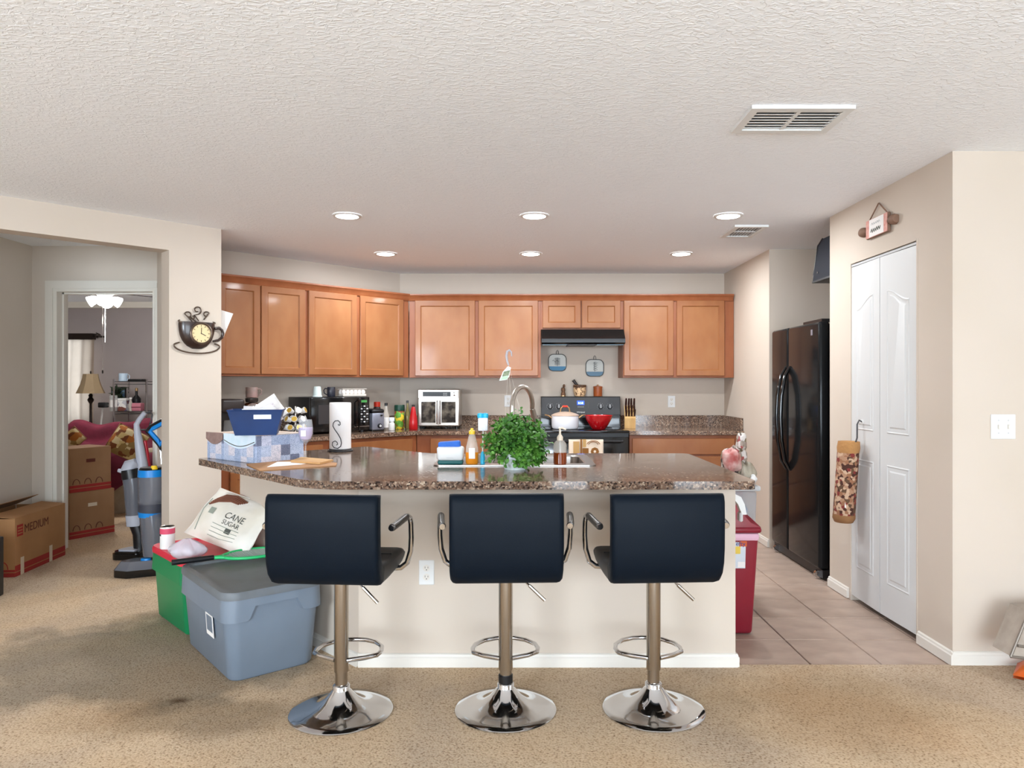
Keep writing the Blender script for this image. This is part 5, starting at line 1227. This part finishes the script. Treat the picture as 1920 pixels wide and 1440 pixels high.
# open MEDIUM box: near edge at px 28, right face runs back into the hall
p0 = onz(28,1084); p1 = onz(122,1042)
a = math.atan2(p1.y-p0.y, p1.x-p0.x)
mb = carton('open cardboard moving box lettered MEDIUM on the hall carpet', p0, a, 0, 0, 0)
Lb = .655; Wb = .36; Hb = .40
g = G(); t_ = .005
g.box(0,Lb,0,t_,0,Hb).box(0,Lb,Wb-t_,Wb,0,Hb).box(0,t_,t_,Wb-t_,0,Hb).box(Lb-t_,Lb,t_,Wb-t_,0,Hb).box(0,Lb,0,Wb,0,t_)
g.build('body', m_card, mb)
G().box(0,Lb,-.001,.175,0,.004, TR(0,0,Hb) @ Matrix.Rotation(D(6),4,'X')).build('flap', m_card, mb)
f2 = G().box(0,Lb,-.18,0,0,.004, TR(0,Wb,Hb) @ Matrix.Rotation(D(-24),4,'X')).build('flap', m_card, mb)
G().box(.02,.34,-.17,-.04,.004,.0045, TR(0,Wb,Hb) @ Matrix.Rotation(D(-24),4,'X')).build('red_print', m_cardred, f2)
G().box(0,Lb+.001,-.001,0,.0,.028).box(0,Lb,-.001,0,.034,.075).box(-.001,0,0,Wb,.0,.028).box(-.001,0,0,Wb,.034,.05).build('stripe_print', m_cardred, mb)
m_dkp = mat('dark_print', (92,40,26), .8)
textmesh('MEDIUM', .083, m_dkp, 'lettering', mb, TR(.108,-.001,.285) @ FRONT, .0004)
lg = G().rbox(.022,.094,-.0016,-.0002,.272,.352,.0005,1).build('logo', m_cardred, mb)
for k in range(3): G().box(.03,.086,-.0024,-.0014,.288+.02*k,.294+.02*k).build('logo_line', m_card, lg)
m_tape = mat('tape', (206,190,166), .4)
G().box(.065,.105,-.002,-.0006,0,.12).build('tape', m_tape, mb); G().box(.43,.47,-.002,-.0006,0,.12).build('tape', m_tape, mb)
for k in range(2): G().tube([(-.0012, .08+.09*k+.035*math.cos(D(q)), .052+.05*math.sin(D(q))) for q in range(0,181,15)], .003, 5).build('arch_print', m_cardred, mb)
# two stacked boxes inside the doorway
m_card2 = mat('cardboard_shade', (150,112,78), .85, c2=(140,103,70), scale=4)
def sbox(label, P, h, z0, lx, wy):
    t = thing('moving_box', label, 'cardboard box', (P.x, P.y, z0), D(62))
    G().rbox(0,lx,0,wy,0,h,.004,1).build('body', m_card2, t)
    G().box(0,lx,-.001,0,.0,.03).box(0,lx,-.001,0,.036,.06).build('stripe_print', m_cardred, t)
    for k in range(3): G().tube([(.06+.10*k+.03*math.cos(D(q)), -.001, .066+.045*math.sin(D(q))) for q in range(0,181,15)], .003, 5).build('arch_print', m_dkp, t)
    G().rbox(lx*.5-.04,lx*.5+.04,-.0015,-.0005,h*.66,h*.66+.03,.0004,1).build('hand_hole', m_dkp if z0 > .1 else m_tape, t)
    return t
P = onz(130,1014); P.z = 0
sbox('lower of two stacked cardboard boxes in the doorway', P, .395, .007, .40, .34)
sbox('upper of two stacked cardboard boxes in the doorway', P+Vector((-.01,.015,0)), .38, .403, .37, .33)
# black upright object at the left edge
pb_ = onz(-6,1132)
bk = thing('floor_speaker', 'black upright object at the very left edge of the photo', 'speaker', (pb_.x-.195, pb_.y+.05, .007), D(8))
G().rbox(-.115,.135,-.10,.10,0,.37,.008,2).build('cabinet', m_black, bk); G().rbox(-.10,.12,-.105,-.1005,.03,.345,.003,1).build('grille', m_dk, bk)

# ---- two upright floor cleaners
m_vgrey = mat('vacuum_grey', (176,178,188), .35); m_smoke = thin('smoked_plastic', (112,114,122), .72, .12); m_vblue = mat('vacuum_blue', (16,128,206), .35); m_vdg = mat('vacuum_charcoal', (64,66,76), .4)
vb = onz(248,1047); 
v1 = thing('upright_vacuum', 'grey and black upright vacuum with red tool in the hallway', 'vacuum', (vb.x, vb.y, .007), 0)
K1 = vb.y/F
def v1p(px, py, dy=0): return (((px-CX)*(vb.y+dy)/F)-vb.x, dy, H-(py-CY)*(vb.y+dy)/F-.007)
fl_ = rounded([(-.15,-.085),(.10,-.10),(.12,.10),(-.06,.11)], [.05,.03,.04,.05], 5)
G().prism(fl_, 0, .045).prism([(x*.9,y*.88) for x,y in fl_], .045, .062).build('floor_head', m_blackg, v1)
G().prism([(x*.62-.012,y*.62) for x,y in fl_], .062, .07).build('head_cover', m_vgrey, v1)
b0 = v1p(266,1020,.04); 
G().tube([(.05,.03,.04), v1p(262,1000,.03), v1p(254,975,.03)], [.05,.05,.055], 14).build('neck', m_black, v1)
G().tube([v1p(254,985,.03), v1p(253,965,.03)], [.062,.066], 20).build('collar', m_vgrey, v1)
G().tube([v1p(253,966,.03), v1p(249,910,.03), v1p(247,895,.03)], [.062,.066,.066], 20).build('dust_bin', m_smoke, v1, sharp=60)
G().tube([v1p(252,955,.03), v1p(250,930,.03)], [.035,.03], 12).build('cyclone', m_dk, v1)
G().tube([v1p(247,897,.03), v1p(244,880,.03)], [.068,.066], 20).build('bin_top', m_black, v1)
G().tube([v1p(244,882,.03), v1p(246,872,.03), v1p(256,866,.03)], [.066,.055,.03], 20).build('cap', m_vgrey, v1, sharp=60)
G().tube([v1p(222,882,.0), v1p(232,884,.0), v1p(243,890,.0)], [.014,.02,.02], 10).build('bin_handle', m_vgrey, v1, sharp=60)
wand = [v1p(268,882,.06), v1p(262,840,.07), v1p(257,805,.08), v1p(256,796,.08), v1p(262,786,.08), v1p(272,773,.08)]
G().tube(wand, [.042,.034,.024,.021,.019,.017], 14).build('wand', m_vgrey, v1, sharp=60)
G().tube([v1p(272,774,.085), v1p(283,773,.085), v1p(286,778,.085), v1p(280,800,.085), v1p(274,806,.085), v1p(264,806,.085)], .006, 8).build('grip_loop', m_dk, v1)
G().tube([v1p(279,878,.10), v1p(272,826,.11)], [.018,.014], 12).build('crevice_tool', mat('red_tool', (176,30,44), .4), v1)
# carpet washer beside it
vb2 = onz(262,1083)
v2 = thing('carpet_washer', 'blue and grey carpet washer half hidden by the wall edge', 'carpet cleaner', (vb2.x, vb2.y, .007), 0)
def v2p(px, py, dy=0): return (((px-CX)*(vb2.y+dy)/F)-vb2.x, dy, H-(py-CY)*(vb2.y+dy)/F-.007)
hdp = rounded([(-.20,-.02),(-.06,-.06),(.13,.03),(.15,.16),(-.10,.13)], [.04,.03,.04,.05,.05], 5)
G().prism(hdp, 0, .05).build('floor_head', m_blackg, v2)
G().loft([[(x,y,.05) for x,y in hdp], [(x*.72-.01,y*.7+.015,.105) for x,y in hdp]]).build('nozzle_window', m_smoke, v2)
G().lathe([(0,.10),(.03,.10),(.028,.118),(0,.12)], 16, c=(.02,.045,0), sx=1.2).build('blue_button', m_vblue, v2)
G().tube([v2p(292,1040,.10), v2p(290,1010,.10), v2p(284,962,.10)], [.08,.085,.078], 20).build('clean_tank', m_smoke, v2, sharp=60)
G().tube([v2p(283,968,.10), v2p(283,958,.10)], [.079,.083], 20).build('tank_band', m_vblue, v2)
G().tube([v2p(284,959,.10), v2p(285,942,.10)], [.085,.088], 20).build('mid_body', m_vdg, v2)
G().tube([v2p(285,943,.10), v2p(284,890,.10)], [.088,.086], 24).build('dirty_tank', m_smoke, v2, sharp=60)
G().tube([v2p(284,893,.10), v2p(284,880,.10)], [.088,.086], 24).build('tank_rim', m_vblue, v2)
G().tube([v2p(284,881,.10), v2p(284,876,.10)], [.084,.07], 20).build('tank_cap', m_black, v2)
G().tube([v2p(289,880,.06), v2p(289,873,.06)], [.026,.018], 14).build('yellow_knob', mat('yellow_plastic', (236,196,40), .4), v2)
G().tube([v2p(303,870,.12), v2p(300,835,.12)], .007, 8).build('handle_rod', m_chrome, v2); G().tube([v2p(308,870,.12), v2p(305,835,.12)], .007, 8).build('handle_rod', m_chrome, v2)
lp = [v2p(303,842,.12), v2p(298,832,.12), v2p(277,808,.12), v2p(284,800,.12), v2p(308,787,.12), v2p(322,790,.12), v2p(320,815,.12), v2p(311,832,.12)]
G().tube(lp, .018, 8, True).build('handle_loop', m_black, v2); 
c = v2p(300,812,.12); lp2 = [tuple(Vector(c).lerp(Vector(q), .72)+Vector((0,-.012,0))) for q in lp]
G().tube(lp2, .016, 8, True).build('loop_liner', m_vblue, v2)

# ---- recliner with burgundy throw
ch = thing('armchair', 'beige armchair under a burgundy throw in the far room', 'armchair', (-4.30,7.62,.007), D(18))
m_tanf = mat('chair_beige', (168,152,130), .9, c2=(156,140,118), scale=12)
G().lathe([(0,0),(.30,0),(.31,.02),(.33,.30),(.30,.34),(0,.34)], 28, sx=1.05, sy=.95).build('base', m_tanf, ch)
G().rbox(-.38,.38,-.34,.34,.30,.48,.06,4).build('seat', m_tanf, ch); G().rbox(-.40,.40,.20,.42,.34,.88,.08,4).build('back', m_tanf, ch)
for s in (-1,1): G().rbox(s*.41-.09,s*.41+.09,-.30,.32,.25,.66,.07,4).build('arm', m_tanf, ch)
m_burg = mat('burgundy_throw', (104,22,46), .9, c2=(88,16,38), scale=10, bump=.2, bscale=40)
bt = thing('throw_blanket', 'burgundy throw draped over the far-room armchair', 'blanket', (-4.30,7.62,.007), D(18))
def thr(u, v):
    x = (u-.5)*1.10
    pts = [(.50,.55),(.47,.80),(.42,.905),(.30,.925),(.19,.90),(.15,.74),(.05,.70),(-.15,.66),(-.34,.62),(-.40,.52),(-.42,.36)]
    f = v*(len(pts)-1); i = min(len(pts)-2, int(f)); k = f-i
    y = pts[i][0]*(1-k)+pts[i+1][0]*k; z = pts[i][1]*(1-k)+pts[i+1][1]*k
    drop = max(0, v-.8)/.2
    z -= drop*.20*max(0, 1-abs(x+.05)/.30)
    z += .022*math.sin(9*u+4*v)+.014*math.sin(21*u-6*v)
    side = max(0, abs(x)-.46)
    return (x*(1-.08*drop)+.02*math.sin(8*v), y+.012*math.sin(13*u), max(.12, z-side*1.8))
o = G().grid(thr,40,36).build('cloth', m_burg, bt, sharp=80); solid(o, .012)
m_plaid = voro_mat('plaid', [(196,168,110),(160,92,30),(112,60,24),(206,186,140),(140,110,60)], 16, .9, metric='CHEBYCHEV')
def cushion(label, pos, rot, s, m):
    t = thing('throw_pillow', label, 'pillow', pos)
    t.rotation_euler = rot
    g = G()
    for sd in (-1,1):
        g.grid(lambda u,v: ((u-.5)*s, sd*.055*max(0,(1-abs(2*u-1)**2.6)*(1-abs(2*v-1)**2.6))**.6, (v-.5)*s), 14, 14)
    g.build('cover', m, t, sharp=70); G().tube([(-s/2,0,-s/2),(s/2,0,-s/2),(s/2,0,s/2),(-s/2,0,s/2)], .006, 6, True).build('piping', m_tan, t); return t
p = at(238,830,7.18); cushion('gold plaid pillow on the burgundy throw beside the vacuum wand', p, (D(-25), D(28), D(20)), .30, m_plaid)
p = at(138,822,6.75); cushion('small gold plaid pillow poking up behind the stacked boxes', p, (D(-10), D(45), 0), .16, m_plaid)
# ---- floor lamp
fp = at(170,760,8.55)
fl = thing('floor_lamp', 'floor lamp with flared tan shade in the far room', 'floor lamp', (fp.x, 8.55, .007))
m_brz = mat('bronze', (46,38,34), .4, .5); m_shade = mat('shade_tan', (128,110,84), .8)
G().lathe([(0,0),(.14,0),(.145,.012),(.05,.035),(.02,.06),(0,.06)], 24).build('base', m_brz, fl)
G().lathe([(.012,.05),(.012,.85),(.02,.87),(.014,.90),(.012,1.10),(.03,1.13),(.036,1.15),(.018,1.18),(.024,1.2),(.012,1.22),(.008,1.28)], 16).build('pole', m_brz, fl)
o = G().lathe([(.158,1.225),(.140,1.265),(.112,1.33),(.092,1.40),(.083,1.455)], 8).build('lamp_shade', m_shade, fl); solid(o, .003)
G().lathe([(0,1.45),(.006,1.46),(.009,1.48),(0,1.495)], 10).build('finial', m_brz, fl)
# ---- wire rack and its contents
ra = thing('wire_shelf_rack', 'chrome wire shelf rack against the far wall', 'shelf rack', (0,9.0,.007))
xl, xr = (205-CX)*8.8/F, (278-CX)*8.9/F; ra.location = ((xl+xr)/2, 9.05, .007); hw_ = (xr-xl)/2-.01
for sx in (-1,1):
    for sy in (-.17,.17): G().tube([(sx*hw_,sy,0),(sx*hw_,sy,1.395)], .012, 10).build('post', m_chrome, ra)
m_wirec = mat('rack_wire', (96,96,98), .35, .8)
for z in (.10,.50,.965,1.335):
    g = G()
    for y in (-.17,.17): g.tube([(-hw_,y,z),(hw_,y,z)], .005, 6).tube([(-hw_,y,z+.03),(hw_,y,z+.03)], .004, 6)
    for x in (-hw_,hw_): g.tube([(x,-.17,z),(x,.17,z)], .005, 6).tube([(x,-.17,z+.03),(x,.17,z+.03)], .004, 6)
    for k in range(13): x = -hw_+2*hw_*(k+.5)/13; g.tube([(x,-.17,z+.03),(x,.17,z+.03)], .002, 4)
    g.build('shelf', m_wirec, ra)
def rpos(px, z, dy=-.05): y = 9.05+dy; return ((px-CX)*y/F, y, z+.007+.034)
mug('pale blue mug on the top of the wire rack', rpos(231,1.335), .05, .10, mat('mug_blue', (176,196,214), .5), 0)
t = thing('serving_tray', 'black tray on the top of the wire rack', 'tray', rpos(257,1.335)); G().rbox(-.085,.085,-.06,.06,0,.03,.008,2).build('tray', m_black, t); G().tube([(-.085,0,.02),(-.10,0,.04),(-.11,0,.03)], .004, 6).build('handle', m_chromed, t)
bottle('tin_can', 'silver can on the middle shelf of the wire rack', 'can', rpos(213,.965,-.11), [(0,0),(.042,0),(.044,.004),(.044,.19),(.04,.196),(0,.196)], mat('tin', (206,210,208), .35, .5), (('label_band',[(.0445,.05),(.0445,.14)],m_paper),))
t = thing('potted_plant', 'small dark green plant on the wire rack', 'plant', rpos(220,.965,.04)); G().lathe([(0,0),(.04,0),(.055,.10),(0,.10)], 16).build('pot', m_dbr, t)
g = G(); rq = random.Random(3)
for k in range(70): leaf(g, Vector((rq.gauss(0,.03), rq.gauss(0,.03), .12+rq.random()*.16)), Vector((rq.gauss(0,1),rq.gauss(0,1),.6)), Vector((0,-.4,.8)), .07, .035)
g.build('foliage', mat('dark_leaf', (44,60,40), .6), t, kind='stuff', recalc=False)
m_rc = voro_mat('rack_clutter', [(190,190,196),(120,70,60),(226,224,220),(96,80,120)], 20, .6)
t = thing('storage_box', 'white-lidded box on the middle shelf of the wire rack', 'box', rpos(233,.965,-.03)); G().rbox(-.05,.05,-.06,.06,0,.13,.005,1).build('body', m_rc, t); G().rbox(-.054,.054,-.064,.064,.13,.16,.005,1).build('lid', m_white, t)
t = thing('toiletry_bottle', 'clear bottle beside the white-lidded box on the rack', 'bottle', rpos(245,.965,-.10)); G().lathe([(0,0),(.02,0),(.022,.10),(.012,.13),(.012,.15),(0,.15)], 14).build('body', m_clear, t); G().lathe([(0,.15),(.015,.15),(.015,.17),(0,.17)], 12).build('cap', m_white, t)
m_pk2 = mat('dusty_pink', (186,116,130), .7)
t = thing('gift_box', 'dusty pink box on the wire rack', 'box', rpos(258,.965,-.06)); G().rbox(-.055,.065,-.05,.05,0,.10,.012,2).build('body', m_pk2, t); G().tube([(-.055,-.051,.05),(.065,-.051,.05)], .004, 5).build('ribbon', m_burg, t)
t = thing('dark_bottle', 'dark bottle with gold neck behind the pink box', 'bottle', rpos(256,.965,.06)); G().lathe([(0,0),(.05,0),(.052,.15),(.015,.20),(.014,.25),(0,.25)], 16).build('body', m_black, t); G().lathe([(0,.25),(.018,.25),(.016,.285),(0,.29)], 12).build('cap', m_gold, t)
t = thing('framed_picture', 'blue landscape picture leaning at the back of the rack', 'picture', (((222-CX)*9.18/F), 9.18, .965+.042)); G().rbox(-.09,.10,-.01,.01,0,.30,.003,1).build('frame', m_dbr, t); G().box(-.075,.085,-.0125,-.0105,.02,.28).build('print', mat('blue_landscape', (70,108,160), .6, c2=(150,180,200), scale=8), t)
t = thing('storage_basket', 'dark basket on the lower shelf of the wire rack', 'basket', rpos(222,.50,-.04)); G().rbox(-.09,.09,-.11,.11,0,.22,.02,2).build('body', m_dk, t); G().grid(lump(.075,.09,.05,(0,0,.22),4),18,10).build('contents', m_rc, t, sharp=80)
t = thing('storage_basket', 'brown basket on the lower shelf of the wire rack', 'basket', rpos(252,.50,-.04)); G().rbox(-.09,.09,-.11,.11,0,.24,.02,2).build('body', mat('basket_brown', (92,82,70), .8), t); G().rbox(-.092,.092,-.112,.112,.235,.255,.006,1).build('rim', m_dbr, t)
# mop leaning by the rack
mp0 = at(191,820,8.9); mp1 = at(197,760,8.9)
mo_ = thing('mop', 'thin white pole with grey head leaning left of the wire rack', 'mop', (mp0.x-.06, 8.84, .007))
G().tube([(0,0,0),(mp1.x-mp0.x+.04,.05,mp1.z)], .011, 8).build('pole', m_white, mo_); G().rbox(-.055,.055,-.03,.03,-.035,.03,.012,2, TR(mp1.x-mp0.x+.045,.05,mp1.z)).build('head', m_dk, mo_)
# ---- curtain
m_curt = mat('curtain_cloth', (196,180,164), .9, c2=(184,168,150), scale=6, trans=0)
nt = m_curt.node_tree; bs = nt.nodes['Principled BSDF']; tr = nt.nodes.new('ShaderNodeBsdfTranslucent'); tr.inputs[0].default_value = lin((226,214,200)); ad = nt.nodes.new('ShaderNodeMixShader'); ad.inputs[0].default_value = .45
nt.links.new(bs.outputs[0], ad.inputs[1]); nt.links.new(tr.outputs[0], ad.inputs[2]); nt.links.new(ad.outputs[0], nt.nodes['Material Output'].inputs[0])
cu = thing('curtain', 'beige curtain on a dark rod at the far window', 'curtain', (0,9.50,0))
xr_ = (177-CX)*9.5/F; xl_ = -6.95
o = G().grid(lambda u,v: (xl_+(xr_-xl_)*u, .028*math.sin(60*u+1.5*math.sin(3*v))*(.5+.5*v), .05+1.90*(1-v)), 120, 10).build('cloth', m_curt, cu, sharp=80)
G().box(xl_,xr_,-.035,.035,1.93,2.01).build('header', m_brz, cu)
G().tube([(xl_,0,1.975),(xr_+.02,0,1.975)], .012, 8).build('rod', m_brz, cu)
G().tube([(xr_+.02+.05*(k/14)+.035*(1-k/22)*math.sin(k*.75), 0, 1.985+.035*(1-k/22)*math.cos(k*.75)) for k in range(18)], .007, 6).build('finial_scroll', m_brz, cu)
G().box(xr_+.02,xr_+.06,0,.14,1.965,1.985).build('bracket', m_brz, cu)
# ---- ceiling fan with lit glass shades
fx, fyy = (196-CX)*7.6/F, 7.6
cfan = thing('ceiling_fan', 'ceiling fan with lit glass shades in the far room', 'ceiling fan', (fx, fyy, ZC))
G().lathe([(0,0),(.06,0),(.055,-.03),(.014,-.04),(.014,-.10),(.08,-.11),(.09,-.15),(.05,-.18),(.04,-.20),(0,-.20)], 20).build('motor', m_white, cfan)
m_bulb = mat('lit_shade', (255,255,255), .4, emit=(255,252,246), estr=16)
for k in range(4):
    a = D(20+90*k); M_ = TR(math.cos(a)*.10, math.sin(a)*.10, -.215) @ rotz(a) @ Matrix.Rotation(D(118),4,'Y')
    G().lathe([(.018,-.05),(.03,-.03),(.045,.0),(.056,.05),(.05,.055),(0,.05)], 16, M=M_).build('glass_shade', m_bulb, cfan)
for k in range(5):
    a = D(-22+72*k); G().box(.12,.62,-.06,.06,-.135,-.128, rotz(a) @ Matrix.Rotation(D(8),4,'X')).build('blade', m_dbr, cfan)
G().tube([(.006,0,-.2),(.006,0,-.66)], .004, 6).build('pull_chain', m_white, cfan); G().tube([(-.02,0,-.2),(-.02,0,-.95)], .002, 5).build('pull_chain', m_chromed, cfan); G().lathe([(0,-.95),(.008,-.955),(.008,-.985),(0,-.99)], 8, c=(-.02,0,0)).build('chain_pull', m_brz, cfan)
l = bpy.data.lights.new('fan_lamp', 'POINT'); l.energy = 42; l.color = (1,.97,.93); l.shadow_soft_size = .15
lo = bpy.data.objects.new('fan_lamp', l); COL.objects.link(lo); lo.location = (0,0,-.42); lo.parent = cfan
